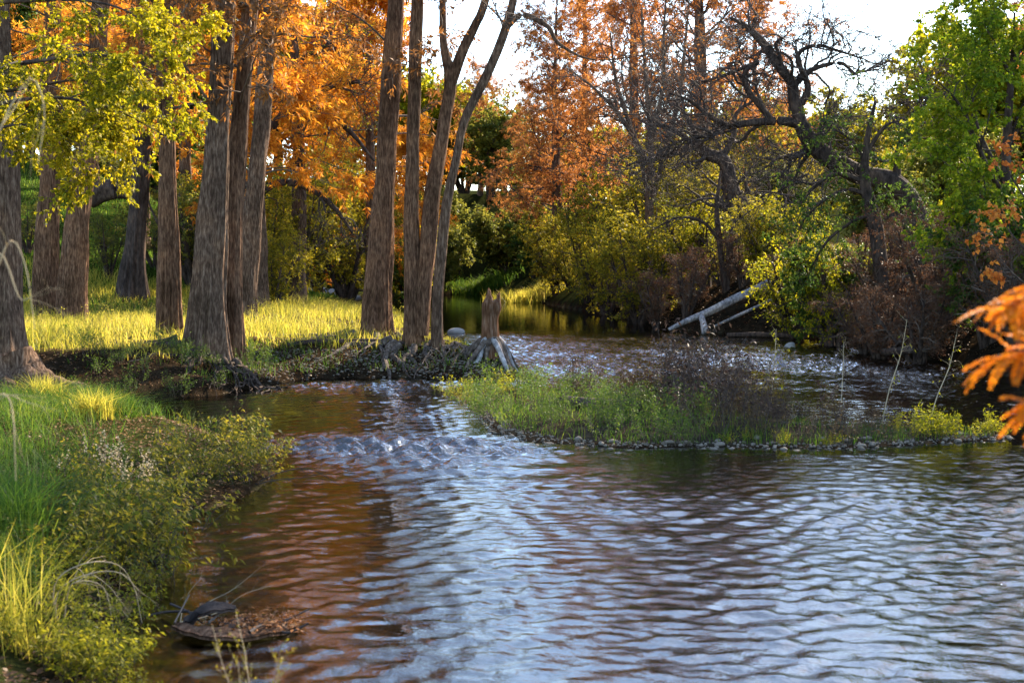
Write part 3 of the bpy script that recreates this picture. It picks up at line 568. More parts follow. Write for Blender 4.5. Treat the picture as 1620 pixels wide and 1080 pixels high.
# green tree at the right edge
D = 42.0; b = at(1600, 470, D); b[2] = Hs(b[0], b[1])
limb_tree('maple_tree', 'bright green leafy tree rising at the right edge over the bank', 'tree', b,
          [([b - A([0, 0, .3])] + lp([(1596, 380), (1592, 250), (1600, 120), (1605, 20)], D), [0.2, 0.17, 0.13, 0.08, 0.03]),
           (lp([(1605, 340), (1560, 260, -1), (1520, 170, -1.5), (1480, 125, -2)], D), [0.09, 0.07, 0.04, 0.012]),
           (lp([(1595, 300), (1545, 200, 1), (1535, 110, 1), (1545, 60, 1)], D), [0.09, 0.07, 0.04, 0.012]),
           (lp([(1598, 220), (1660, 140, 0), (1700, 60, 0), (1720, 0, 0)], D), [0.08, 0.06, 0.04, 0.012]),
           (lp([(1610, 380), (1580, 330, -1), (1550, 290, -2), (1530, 240, -2)], D), [0.08, 0.06, 0.03, 0.012]),
           (lp([(1600, 120), (1570, 70, -1), (1560, 30, -1)], D), [0.06, 0.04, 0.012]),
           (lp([(1594, 350), (1660, 300, -1), (1740, 250, -1)], D), [0.08, 0.06, 0.012]),
           (lp([(1610, 400), (1590, 390, -2), (1560, 380, -3)], D), [0.07, 0.05, 0.012])],
          [dict(n=11, len=2.0, ang=0.8, wig=0.18, up=0.0, t0=0.25, rmax=0.04), dict(n=8, len=0.9, ang=0.8, wig=0.2, up=-0.05), dict(n=4, len=0.4, up=-0.08, K=3)],
          dict(n=11, length=0.12, width=0.08, droop=0.35), r(32), leafmat='fresh', leaf_on=(-1, -2))
D = 33.0; b = at(1655, 560, D); b[2] = Hs(b[0], b[1])
limb_tree('maple_sapling', 'orange-leaved sapling at the right edge in front of the green tree', 'tree', b,
          [([b - A([0, 0, .2])] + lp([(1650, 450), (1640, 330), (1625, 220)], D), [0.06, 0.05, 0.035, 0.012]), (lp([(1645, 420), (1600, 370), (1575, 330)], D), [0.025, 0.018, 0.006]), (lp([(1640, 340), (1600, 280), (1580, 240)], D), [0.025, 0.018, 0.006]), (lp([(1648, 470), (1600, 430), (1570, 390)], D), [0.025, 0.018, 0.006])],
          [dict(n=7, len=0.6, ang=0.8, wig=0.2, t0=0.35, up=-0.05), dict(n=4, len=0.3, up=-0.1)], dict(n=5, length=0.12, width=0.10, droop=0.5), r(33), leafmat='redleaf', leaf_on=(-1,))

# twisted bare trees of the right bank
GN = [dict(n=11, len=3.0, ang=0.9, wig=0.40, up=0.03, t0=0.2, rf=0.45, rmin=0.03, rmax=0.09, K=11), dict(n=7, len=1.5, ang=0.85, wig=0.36, up=0.03, rmin=0.017, K=7), dict(n=5, len=0.75, ang=0.8, wig=0.3, rmin=0.011, K=5), dict(n=2, len=0.4, wig=0.25, rmin=0.008, K=3)]
D = 50.0; b = at(1462, 415, D); b[2] = Hs(b[0], b[1]); px2m = D / FPX
limb_tree('twisted_pecan_tree', 'large twisted dark tree arching left over the river from the right bank', 'tree', b,
          [([b - A([0, 0, .3])] + lp([(1448, 350), (1418, 292), (1360, 276), (1312, 250), (1285, 226), (1268, 198), (1258, 160), (1252, 130), (1228, 100), (1205, 66), (1180, 42), (1155, 28)], D), A([44, 38, 32, 29, 27, 25, 22, 18, 16, 14, 12, 8, 4]) / 2 * px2m),
           (lp([(1264, 196), (1238, 192), (1212, 192), (1180, 195), (1150, 199), (1120, 182), (1092, 160), (1060, 148)], D), A([17, 14, 12, 10, 9, 7, 5, 3]) / 2 * px2m),
           (lp([(1222, 192), (1200, 165), (1182, 140), (1180, 112), (1200, 98), (1150, 118), (1110, 130)], D), A([11, 10, 9, 8, 6, 5, 3]) / 2 * px2m),
           (lp([(1256, 135), (1272, 120), (1290, 108), (1330, 100), (1352, 116), (1370, 108)], D), A([11, 9, 8, 6, 4, 2]) / 2 * px2m),
           (lp([(1268, 165), (1278, 138), (1262, 90), (1290, 72), (1330, 82), (1370, 95)], D), A([9, 9, 7, 6, 4, 2]) / 2 * px2m),
           (lp([(1300, 240), (1296, 215), (1305, 195), (1325, 190)], D), A([9, 8, 6, 3]) / 2 * px2m),
           (lp([(1290, 232), (1268, 242), (1248, 250)], D), A([12, 9, 3]) / 2 * px2m),
           (lp([(1418, 292), (1422, 240), (1440, 200), (1470, 150)], D), A([14, 11, 8, 3]) / 2 * px2m),
           (lp([(1150, 199), (1120, 215), (1080, 222), (1040, 240)], D), A([8, 6, 4, 2]) / 2 * px2m)],
          GN, None, r(34))
D = 64.0; b = at(1200, 392, D); b[2] = Hs(b[0], b[1]); px2m = D / FPX
limb_tree('twisted_pecan_tree', 'bent dark tree with broken stub, lower left of the large twisted tree', 'tree', b,
          [([b - A([0, 0, .3])] + lp([(1190, 345), (1165, 322), (1155, 290), (1145, 255), (1120, 244), (1098, 228)], D), A([34, 30, 27, 24, 22, 20, 15]) / 2 * px2m),
           (lp([(1166, 326), (1150, 332), (1144, 322)], D), A([16, 13, 10]) / 2 * px2m),
           (lp([(1100, 230), (1070, 240), (1030, 250), (990, 262)], D), A([13, 9, 6, 3]) / 2 * px2m),
           (lp([(1110, 240), (1095, 205), (1080, 175), (1050, 160)], D), A([12, 9, 6, 3]) / 2 * px2m),
           (lp([(1142, 252), (1160, 215), (1165, 180), (1190, 160)], D), A([11, 9, 6, 3]) / 2 * px2m),
           (lp([(1188, 345), (1205, 320), (1240, 295), (1280, 275)], D), A([13, 10, 7, 3]) / 2 * px2m),
           (lp([(1100, 230), (1065, 205), (1030, 190), (1010, 150)], D), A([10, 8, 6, 2]) / 2 * px2m)],
          [dict(GN[0], n=8), dict(GN[1], n=6), dict(GN[2], n=4), dict(GN[3], n=2)], None, r(35))
D = 47.0; b = at(1402, 445, D); b[2] = Hs(b[0], b[1]); px2m = D / FPX
limb_tree('hackberry_tree', 'dark trunked tree with drooping green leaves below the arching limb', 'tree', b,
          [([b - A([0, 0, .3])] + lp([(1390, 390), (1378, 330), (1368, 285), (1372, 220), (1385, 160)], D), A([24, 21, 19, 16, 10, 4]) / 2 * px2m),
           (lp([(1375, 310), (1340, 300), (1300, 320), (1270, 350)], D), A([8, 6, 4, 2]) / 2 * px2m), (lp([(1370, 290), (1330, 275), (1295, 290), (1260, 330)], D), A([8, 6, 4, 2]) / 2 * px2m),
           (lp([(1380, 340), (1350, 350), (1310, 380), (1285, 420)], D), A([7, 5, 4, 2]) / 2 * px2m), (lp([(1372, 240), (1400, 200), (1430, 190)], D), A([7, 5, 2]) / 2 * px2m), (lp([(1370, 260), (1345, 220), (1310, 200)], D), A([7, 5, 2]) / 2 * px2m), (lp([(1385, 360), (1410, 340), (1440, 330)], D), A([7, 5, 2]) / 2 * px2m)],
          [dict(n=8, len=1.3, ang=0.9, wig=0.22, up=-0.08, t0=0.25, rmax=0.03), dict(n=6, len=0.7, up=-0.1, wig=0.2), dict(n=3, len=0.3, K=4, up=-0.1)], dict(n=6, length=0.11, width=0.055, droop=0.5), r(36), leafmat='green')
D = 62.0; b = at(1150, 470, D); b[2] = Hs(b[0], b[1]); px2m = D / FPX
limb_tree('bare_tree', 'slender dark multi-stemmed bare tree beside the bleached log', 'tree', b,
          [([b - A([0, 0, .3])] + lp([(1143, 420), (1138, 380), (1134, 330), (1140, 270)], D), A([11, 10, 9, 7, 3]) / 2 * px2m), (lp([(1150, 450), (1152, 400), (1160, 360), (1172, 310)], D), A([9, 8, 6, 3]) / 2 * px2m), (lp([(1138, 380), (1110, 350), (1070, 345), (1030, 365)], D), A([6, 5, 3, 2]) / 2 * px2m), (lp([(1152, 400), (1175, 370), (1210, 340)], D), A([6, 4, 2]) / 2 * px2m)],
          [dict(n=9, len=1.3, ang=0.7, wig=0.2, up=0.05, t0=0.3, rmax=0.03, rmin=0.01), dict(n=5, len=0.6, wig=0.2, rmin=0.007)], dict(n=1, length=0.08, width=0.05), r(37), leafmat='yellow')
D = 70.0; b = at(1035, 470, D); b[2] = Hs(b[0], b[1]); px2m = D / FPX
limb_tree('bare_tree', 'tall grey bare tree with fine upswept twigs before the rusty cypresses', 'tree', b,
          [([b - A([0, 0, .3])] + lp([(1032, 400), (1026, 320), (1030, 230), (1022, 130), (1015, 20)], D), A([18, 15, 12, 9, 6, 3]) / 2 * px2m), (lp([(1028, 330), (1050, 250), (1075, 150), (1085, 60), (1090, 0)], D), A([9, 8, 6, 4, 2]) / 2 * px2m), (lp([(1028, 300), (1000, 210), (975, 130), (965, 50)], D), A([9, 7, 5, 2]) / 2 * px2m), (lp([(1030, 230), (1048, 140), (1050, 60), (1055, -20)], D), A([7, 6, 4, 2]) / 2 * px2m), (lp([(1028, 260), (985, 190), (940, 140), (900, 110)], D), A([7, 6, 4, 2]) / 2 * px2m)],
          [dict(n=12, len=2.4, ang=0.6, wig=0.14, up=0.05, t0=0.15, rmin=0.014, rmax=0.04), dict(n=7, len=1.2, ang=0.6, wig=0.15, up=0.03, rmin=0.009), dict(n=3, len=0.6, ang=0.6, rmin=0.006, K=4)], None, r(39), bark='bark_grey', twig='twig')
# dark limb reaching from the left slope into the orange crowns
D = 58.0; b = at(372, 470, D); b[2] = Hs(b[0], b[1]); px2m = D / FPX
limb_tree('gnarled_oak_tree', 'gnarled dark oak with long limbs arching right behind the twin trunks', 'tree', b,
          [([b - A([0, 0, .3])] + lp([(378, 380), (400, 290), (420, 200), (425, 110)], D), A([36, 28, 24, 17, 6]) / 2 * px2m),
           (lp([(412, 230), (440, 190), (480, 170), (525, 185), (560, 215), (592, 255)], D), A([14, 13, 12, 10, 7, 3]) / 2 * px2m),
           (lp([(395, 320), (440, 290), (490, 298), (530, 330), (560, 372)], D), A([13, 11, 10, 7, 3]) / 2 * px2m), (lp([(420, 190), (450, 120), (500, 80), (560, 60)], D), A([12, 9, 7, 3]) / 2 * px2m), (lp([(480, 172), (520, 140), (570, 130)], D), A([8, 6, 3]) / 2 * px2m)],
          [dict(GN[0], n=7, len=2.0), dict(GN[1], n=6), dict(GN[2], n=4)], dict(n=2, length=0.10, width=0.06, droop=0.4), r(38), leafmat='yellow')

# generic leafy tree / bush models, copied around
def leafy(name, label, seed, h, spread, n, leafmat, D, px, nl=6, ll=0.16, lw=0.09, multi=True, n2=9, n3=6, twig='twig_dark', rz=0, droop=0.3, n4=3, trunk_r=0.12, cat='tree'):
    g = r(seed); b = at(px, 450, D); b[2] = Hs(b[0], b[1]); mains = []
    for k in range(n):
        a = g.uniform(0, 6.28); q = g.uniform(0.2, 1) * spread; hh = h * g.uniform(0.7, 1.0); s_ = A([math.cos(a), math.sin(a), 0])
        z0 = 0 if (multi or k == 0) else h * g.uniform(0.15, 0.4)
        q = 0.1 * spread if (not multi and k == 0) else q
        mains.append((b + A([(0, 0, z0 - 0.15)]) + A([s_ * 0.1, s_ * q * 0.35 + A([0, 0, (hh - z0) * .33]), s_ * q * 0.75 + A([0, 0, (hh - z0) * .7]), s_ * q + A([0, 0, hh - z0])]), A([1, 0.75, 0.45, 0.1]) * trunk_r * (1 if (multi or k == 0) else 0.55)))
    return limb_tree(name, label, cat, b, mains, [dict(n=n2, len=h * 0.26, ang=0.85, wig=0.22, up=0.0, t0=0.2, rmax=0.05, K=6), dict(n=n3, len=h * 0.12, wig=0.2, up=-0.03, K=4), dict(n=n4, len=h * 0.055, K=3, up=-0.05)],
                     dict(n=nl, length=ll, width=lw, droop=droop), g, leafmat=leafmat, twig=twig, leaf_on=(-1, -2))
yb = leafy('yellow_bush', 'large golden yellow shrub on the far right bank behind the bleached log', 41, 7.0, 3.0, 9, 'yellow', 72, 1060, cat='shrub', nl=6, ll=0.15, lw=0.09, n2=12)
place(yb, 'golden yellow shrub leaning over the river at the far bend', 84, 930, 1.0, 0.85)
place(yb, 'tall yellow shrub between the two grey cypress trunks across the river', 88, 1040, 2.0, 1.1)
place(yb, 'yellow shrub right of the biggest grey cypress trunk', 80, 1180, 3.0, 0.95)
place(yb, 'yellow shrub on the bank top below the arching limb', 84, 1290, 4.2, 0.8)
place(yb, 'yellow shrub on the bank top behind the dark trunk', 76, 1440, 5.2, 0.85)
place(yb, 'yellow tree on the slope behind the broad straight trunk', 90, 545, 0.4, 1.25)
place(yb, 'yellow shrub behind the lone cypress trunk', 64, 300, 2.9, 0.55)
place(yb, 'low yellow shrub beside the pale leaning trunk', 55, 432, 3.4, 0.42)
place(yb, 'yellowish tree seen left of the clump stems', 105, 640, 1.9, 1.0)
place(yb, 'drooping yellow shrub over the water left of the golden shrubs', 96, 880, 5.0, 0.85)
place(yb, 'yellow-green tree under the arching oak limbs behind the pale trunk', 66, 470, 2.2, 0.85)
place(yb, 'yellow-green tree between the oak limbs and the broad straight trunk', 74, 548, 3.8, 0.95)
place(yb, 'yellow-green shrub just right of the twin trunks behind the sunlit grass', 60, 425, 1.2, 0.6)
gb = leafy('green_bush', 'dark green shrub at the water behind the broad trunk', 42, 6.0, 2.8, 9, 'green', 104, 610, cat='shrub', nl=9, ll=0.2, lw=0.12, n2=11)
ob0 = leafy('olive_bush', 'small yellow-green shrub between the lone trunk and the twin trunks', 47, 5.0, 2.4, 7, 'sage', 62, 305, cat='shrub', nl=5, ll=0.13, lw=0.07, n2=9)
sb = leafy('olive_bush', 'olive shrub on the far bank below the sky gap', 48, 6.5, 3.2, 9, 'sage', 126, 725, cat='shrub', nl=8, ll=0.22, lw=0.13, n2=11)
place(sb, 'tall olive shrub behind the reed tuft on the far bank', 134, 775, 2.4, 1.25)
place(sb, 'olive shrub at the left end of the far bank behind the clump', 122, 668, 4.4, 1.0)
place(sb, 'big olive shrub closing the far end below the sky gap', 150, 735, 0.7, 1.6)
place(sb, 'big olive shrub at the far end behind the clump stems', 148, 690, 2.1, 1.5)
place(sb, 'olive shrub on the right bank crest behind the drooping tree', 72, 1370, 3.3, 0.7)
place(sb, 'olive shrub on the right bank crest right of the arching trunk', 70, 1500, 1.9, 0.8)
place(sb, 'olive shrub on the right bank crest at the end of the arching limb', 78, 1255, 5.8, 0.75)
place(sb, 'low olive shrub beside the bright reeds at the far bend', 112, 880, 1.4, 0.9)
place(sb, 'olive shrub left of the crooked trunk beyond the far water', 112, 640, 3.1, 0.8)
place(sb, 'olive shrub right of centre on the far bank', 124, 800, 1.2, 1.0)
place(sb, 'olive shrub on the far bank behind the crooked trunk', 120, 695, 2.6, 0.8)
place(gb, 'dark green shrub at the far bend left of the golden shrubs', 118, 845, 3.3, 0.8)
place(gb, 'shaded green shrub overhanging the right bank slope', 50, 1310, 4.1, 0.55)
place(gb, 'green shrub on the right bank under the green tree', 40, 1560, 2.2, 0.6)
place(gb, 'dark green shrub on the ridge right of the lone trunk', 98, 325, 2.2, 1.3)
place(sb, 'olive shrub on the ridge behind the leaning pair', 98, 105, 0.8, 1.3)
place(sb, 'olive shrub on the ridge right of the dark flared trunk', 96, 262, 2.8, 1.2)
place(sb, 'olive shrub on the ridge between the leaning pair and the dark flared trunk', 84, 190, 5.1, 0.9)
place(ob0, 'small shrub on the slope left of the leaning pair', 62, 45, 0.4, 0.5)
place(ob0, 'small shrub on the slope between the leaning pair and the dark flared trunk', 60, 172, 1.4, 0.5)
place(ob0, 'small shrub on the slope right of the dark flared trunk', 64, 245, 2.4, 0.55)
place(ob0, 'small shrub high on the slope behind the leaning pair', 74, 120, 3.4, 0.6)
place(ob0, 'small shrub high on the slope above the big dark fallen trunk', 78, 205, 4.4, 0.65)
place(gb, 'dark green shrub behind the twin trunks', 92, 385, 4.7, 1.2)
place(gb, 'dark green shrub behind the grassy slope at left', 92, 240, 1.6, 1.3)
place(gb, 'dark green shrub at the top of the slope between the left trunks', 88, 170, 3.9, 1.2)
place(gb, 'dark green shrub at the top of the slope at the left frame edge', 86, 20, 0.2, 1.3)
ot = leafy('orange_bush', 'orange-leaved shrub by the boulders between the pale trunk and the broad trunk', 43, 4.6, 2.0, 5, 'orange', 76, 505, ll=0.14, cat='shrub')
place(ot, 'second orange shrub further left behind the sunlit grass', 70, 445, 2.0, 0.8)
br_ = leafy('brown_brush', 'reddish brown dry brush on the steep right bank', 44, 4.0, 2.2, 7, 'drybrown', 44, 1480, nl=3, ll=0.11, lw=0.03, n2=13, n3=8, twig='twig', cat='brush')
place(br_, 'reddish brown dry brush below the green tree at the right edge', 40, 1570, 1.0, 0.9)
place(br_, 'brown dry brush overhanging the water right of the green drooping tree', 47, 1420, 2.4, 0.8)
place(br_, 'brown brush on the shaded bank right of the bleached log', 57, 1290, 3.3, 0.6)
place(br_, 'brown brush above the waterline below the golden shrub', 70, 1000, 4.4, 0.7)
place(br_, 'bare brown brush left of the boulders by the far water', 80, 440, 5.5, 0.8)
ft = leafy('far_tree', 'olive green tree on the far bank under the sky gap', 45, 11, 5.5, 10, 'lime', 142, 700, nl=8, ll=0.36, lw=0.22, multi=False, trunk_r=0.3, n2=12)
FT = ['behind the two-stemmed clump', 'behind the boulders left of the broad trunk', 'behind the orange shrub', 'behind the second orange shrub', 'behind the narrow dark twin trunk', 'behind the gap right of the lone trunk', 'behind the dark flared trunk on the slope', 'behind the right one of the leaning pair', 'behind the left one of the leaning pair', 'at the left frame edge above the slope',
      'right below the sky gap, beyond the reed tuft', 'just right of the sky gap, beyond the reeds', 'behind the low rusty cypress', 'behind the left grey cypress trunk across the river', 'behind the biggest grey cypress trunk', 'behind the bent tree with the stub', 'behind the broken end of the arching limb', 'behind the drooping green tree', 'behind the foot of the arching tree', 'behind the left half of the green right-edge tree', 'behind the right half of the green right-edge tree', 'cut by the right frame edge behind the green tree']
for k, (px, D, s_) in enumerate([(620, 150, 1.1), (560, 140, 1.2), (500, 135, 1.3), (440, 130, 1.35), (370, 125, 1.3), (290, 118, 1.3), (210, 112, 1.3), (130, 110, 1.3), (50, 108, 1.3), (-20, 105, 1.3),
                                (780, 165, 0.95), (840, 165, 0.9), (900, 165, 1.0), (980, 160, 1.1), (1080, 150, 1.1), (1180, 130, 1.1), (1270, 112, 0.95), (1350, 108, 0.8), (1430, 104, 0.85), (1510, 98, 1.0), (1590, 92, 1.1), (1660, 90, 1.2)]):
    o = place(ft, 'olive backdrop tree ' + FT[k], D, px, k * 1.3, s_); o['group'] = 'trees of the wooded backdrop'

# ================================================================== stump, logs, boulders
g = r(51); D = 36.7; b = at(776, 566, D); b[2] = Hs(b[0], b[1])
st = thing('tree_stump', 'weathered reddish brown stump on stilt roots at the tip of the bank', 'stump', b)
P = A([at(776, 566, D), at(775, 535, D), at(775, 505, D), at(778, 484, D), at(782, 470, D)]) - b; R = A([0.33, 0.25, 0.22, 0.28, 0.19])
V, F = trunk_mesh(P, R, g, 0.15, 0.3, 0.35, 0.06, s=40, step=0.07); nV = len(V); top = V.reshape(-1, 40, 3)
top[-1, :, 2] += 0.16 * np.sin(np.arange(40) / 40 * 6.28 * 2 + 1) + 0.05 * g.normal(size=40); top[-2, :, 2] += 0.07 * np.sin(np.arange(40) / 40 * 6.28 * 2 + 1)
inner = top[-1] * 1.0; c0 = inner.mean(0); inn = c0 + (inner - c0) * 0.72; deep = c0 + (inner - c0) * 0.6 - A([0, 0, 0.35]); k = np.arange(40); kk = np.roll(k, -1)
V2 = np.concatenate([top.reshape(-1, 3), inn, deep, [c0 - A([0, 0, 0.4])]]); o0 = nV - 40
F2 = np.concatenate([F, np.stack([o0 + k, o0 + kk, nV + kk, nV + k], -1), np.stack([nV + k, nV + kk, nV + 40 + kk, nV + 40 + k], -1)]); F3 = np.stack([nV + 40 + k, nV + 40 + kk, np.full(40, nV + 80)], -1)
add_mesh('trunk', V2, [F2, F3], M['stump'], st, smooth=True)
for k in range(15):
    a = k / 15 * 6.28 + g.normal(0, 0.15); s_ = A([math.cos(a), math.sin(a), 0]); ln = g.uniform(0.8, 1.35)
    e = b + s_ * ln; ze = Hs(e[0], e[1]) - b[2]
    pts = spline(A([s_ * 0.16 + A([0, 0, 0.55]), s_ * 0.4 * ln + A([0, 0, 0.34]), s_ * 0.7 * ln + A([0, 0, 0.08 + ze * 0.5]) + g.normal(0, 0.04, 3), s_ * ln + A([0, 0, ze - 0.08])]), 14)
    add_mesh('root', *tubes(pts[None], (np.linspace(0.10, 0.04, 14) * g.uniform(0.7, 1.2))[None], 8), M['root'] if k % 3 else M['deadwood'], st, smooth=True)
# thick roots hanging down the cut bank beside the stump
g = r(52); tang = thing('root_tangle', 'tangle of exposed grey roots hanging down the bank below the clump', 'roots', at(705, 590, 36.8))
for k in range(26):
    x0 = g.uniform(585, 745); p0 = at(x0, 560, 37.8 + g.uniform(-0.3, 0.5)); p0[2] = Hs(p0[0], p0[1]) + 0.05; ex = p0[0] + g.normal(0, 0.35); ey = p0[1] - g.uniform(1.0, 1.8)
    n_ = 9; t_ = np.linspace(0, 1, n_); X = p0[0] + (ex - p0[0]) * t_ + 0.06 * g.normal(size=n_).cumsum(); Y = p0[1] + (ey - p0[1]) * t_; Z = np.maximum(H(X, Y), -0.2) + 0.05 + 0.10 * np.sin(t_ * 3.1)
    add_mesh('root', *tubes(spline(np.stack([X, Y, Z], -1) - A(tang.location), 18)[None], (np.linspace(1, 0.3, 18) * g.uniform(0.012, 0.045))[None], 6), M['root'], tang, smooth=True)
g = r(53); tang = thing('root_tangle', 'fan of exposed roots on the bank foot below the tallest trunk', 'roots', at(400, 605, 32.5))
for k in range(30):
    x0 = g.uniform(300, 455); p0 = at(x0, 560, 33.6 + g.uniform(-0.3, 0.5)); p0[2] = Hs(p0[0], p0[1]) + 0.05; ex = p0[0] + g.uniform(-0.2, 0.6); ey = p0[1] - g.uniform(1.2, 2.3)
    n_ = 9; t_ = np.linspace(0, 1, n_); X = p0[0] + (ex - p0[0]) * t_ + 0.07 * g.normal(size=n_).cumsum(); Y = p0[1] + (ey - p0[1]) * t_; Z = np.maximum(H(X, Y), -0.2) + 0.05 + 0.14 * np.sin(t_ * 3.1)
    add_mesh('root', *tubes(spline(np.stack([X, Y, Z], -1) - A(tang.location), 18)[None], (np.linspace(1, 0.3, 18) * g.uniform(0.012, 0.045))[None], 6), M['root_dark'], tang, smooth=True)

def log(name, label, pts, rad, mat, seed, arms=(), s=22, cat='log'):
    g = r(seed); pts = A(pts); b = pts[0].copy(); o = thing(name, label, cat, b)
    def solid(Pp, Rr, nm):
        V, F = trunk_mesh(A(Pp) - b, A(Rr), g, 0, 1, 0.3, 0.06, s=s, step=0.09); n_ = len(V) // s; V = np.concatenate([V, V.reshape(n_, s, 3)[[0, -1]].mean(1)]); k = np.arange(s); kk = np.roll(k, -1); e = (n_ - 1) * s
        add_mesh(nm, V, [F, np.concatenate([np.stack([kk, k, np.full(s, n_ * s)], -1), np.stack([e + k, e + kk, np.full(s, n_ * s + 1)], -1)])], M[mat], o, smooth=True)
    solid(pts, rad, 'trunk')
    for ap, ar in arms: solid(ap, ar, 'limb')
    return o
w0 = lambda px, py, z=0.0: on_plane(px, py, z)
log('fallen_log', 'bleached grey forked log slanting from the right bank into the water', [at(1058, 521, 56.6), at(1085, 508, 56.8), at(1120, 494, 57), at(1160, 474, 57.4), at(1215, 448, 58.5)], [0.07, 0.12, 0.17, 0.18, 0.2], 'deadwood', 61,
    arms=[([at(1108, 498, 57), at(1112, 508, 56.5), at(1116, 526, 56)], [0.16, 0.14, 0.17]), ([at(1130, 516, 56.8), at(1165, 500, 57.1), at(1225, 472, 58)], [0.05, 0.07, 0.06])])
log('fallen_log', 'dark drift log lying at the foot of the shaded right bank', [w0(1150, 530, .08), w0(1200, 529, .12), w0(1262, 531, .12)], [0.09, 0.11, 0.06], 'bark_dark', 62)
log('drift_log', 'dark driftwood log on the right shore below the brown brush', [w0(1368, 550, .1), w0(1400, 556, .25), w0(1440, 553, .5)], [0.08, 0.14, 0.12], 'bark_dark', 63, arms=[([w0(1385, 562, .05), w0(1410, 555, .3), w0(1425, 540, .7)], [0.06, 0.08, 0.05])])
log('fallen_log', 'mossy black log lying on the back of the weedy island', [w0(890, 632, .25), w0(950, 640, .3), w0(1015, 642, .28)], [0.1, 0.14, 0.1], 'bark_dark', 64)
g = r(65); P = []
for px, py, D in [(455, 551, 37.0), (500, 548, 37.4), (560, 547, 37.8), (600, 549, 38), (655, 545, 38)]:
    q = at(px, py, D); q[2] = Hs(q[0], q[1]) + 0.06; P.append(q)
log('fallen_branch', 'long dark branch lying along the gravelly bank toward the clump', P, [0.05, 0.08, 0.09, 0.08, 0.06], 'bark_dark', 65, cat='branch')
D = 62; log('fallen_log', 'big dark fallen trunk on the slope behind the leaning pair', [at(140, 318, D), at(165, 302, D), at(195, 300, D), at(222, 312, D)], [0.4, 0.5, 0.45, 0.35], 'bark_dark', 66)
log('drift_log', 'small dark log lifting from the water beside the leafy left bank', [w0(232, 885, .02), w0(255, 880, .05), w0(280, 876, .07)], [0.03, 0.035, 0.02], 'bark_dark', 67, arms=[([w0(240, 886, .0), w0(258, 870, .08), w0(270, 860, .14)], [0.02, 0.03, 0.015])])

def boulder(label, px, py, rad, seed, z=0.0, group=None, name='boulder', mat='boulder', cat='boulder'):
    g = r(seed); V, F = rockV(g, 2); p_ = w0(px, py, z); o = add_mesh(name, V * rad, F, M[mat], None, smooth=True); o.location = p_ + A([0, 0, rad * 0.12]); o.rotation_euler = (0, 0, g.uniform(0, 6)); return tag(o, label, cat, group)
ob = leafy('olive_bush', 'sparse yellow-green shrub hanging over the dark water right of the bleached log', 46, 4.0, 2.2, 8, 'lime', 54, 1262, cat='shrub', nl=3, ll=0.11, lw=0.06, n2=11)
place(ob, 'sparse yellow-green shrub on the bank above the bleached log', 60, 1215, 2.0, 0.9)
place(ob, 'sparse yellow-green shrub below the dark drooping tree', 49, 1320, 4.0, 0.85)
place(ob, 'sparse yellow-green shrub behind the bare multi-stemmed tree', 66, 1120, 5.0, 1.1)
place(br_, 'brown brush at the waterline below the drooping tree', 45, 1375, 3.0, 0.6)
place(br_, 'brown brush overhanging the driftwood on the right bank', 41, 1455, 5.0, 0.7)
place(yb, 'yellow shrub spilling over the bank left of the bleached log', 66, 1010, 0.3, 0.7)
place(yb, 'yellow-leaved shrub overhanging the water between log and far reeds', 76, 960, 2.6, 0.7)
place(yb, 'yellow-leaved shrub just right of the bleached log', 60, 1215, 4.9, 0.45)
place(br_, 'tangled dark brush behind the bleached log', 61, 1085, 0.9, 0.75)
place(br_, 'brown brush just above the upper end of the bleached log', 61, 1175, 2.2, 0.5)
place(br_, 'brown brush left of the foot of the bleached log', 62, 1040, 3.9, 0.55)
place(br_, 'brown brush on the bank crest behind the bleached log', 65, 1140, 5.3, 0.6)
place(br_, 'brown brush at the right bank foot by the driftwood', 43, 1395, 4.0, 0.6)
place(br_, 'brown brush halfway up the right bank below the arching limb', 54, 1345, 5.1, 0.9)
place(br_, 'brown brush on the bank crest under the arching trunk', 52, 1425, 1.3, 0.75)
place(ob, 'sparse yellow-green shrub on the bank crest right of the arching trunk', 50, 1500, 2.3, 0.8)
place(yb, 'low yellow shrub on the far shore right of the bright reeds', 92, 905, 3.7, 0.5)
place(br_, 'brown brush at the right frame edge above the water', 37, 1620, 2.9, 0.8)
# unseen cypress added on the right bank to shade the island and the near bank
dup(cR, (24.5, 52.0, Hs(24.5, 52.0)), 0.4, 1.0, 'tall rusty cypress added on the right bank outside the frame to shade the island')
boulder('flat pale boulder at the far waterline left of the broad trunk', 530, 476, 1.5, 71); boulder('smaller boulder right of the flat pale one at the far waterline', 556, 475, 0.8, 72); boulder('grey boulder on the bank above the flat pale one', 505, 470, 1.3, 73, 0.4)
boulder('lone white stone in the shallows right of the crooked trunk', 722, 527, 0.32, 74); boulder('dark rock breaking the surface in the middle of the upper river', 1251, 549, 0.22, 75, name='rock', cat='rock')

# ================================================================== ground cover
def scatter(x0, x1, y0, y1, n, g, cond):
    x = g.uniform(x0, x1, n); y = g.uniform(y0, y1, n); z, d, isl = H(x, y, True); m = cond(x, y, z, d, isl); return x[m], y[m], z[m], d[m]
g = r(81)
x, y, z, d = scatter(-21, 0, 31, 60, 95000, g, lambda x, y, z, d, i: (d > 1.5) & (~i) & (g.uniform(size=len(x)) < 0.45 + 0.9 * fbm(x, y, 1.2, 3)))
tag(add_mesh('grass', *blades(x, y, z, (0.40 + 0.45 * fbm(x, y, 2.5, 8)) * (0.55 + 0.45 * sstep(1.5, 4, d)), 0.018, g, lean=0.6), M['grass_y']), 'tall sunlit yellow grass between the trunks on the left bank', 'grass', kind='stuff')
x, y, z, d = scatter(-42, -9, 47, 100, 70000, g, lambda x, y, z, d, i: (d > 1) & (x / y < -0.12) & (x / y > -0.42))
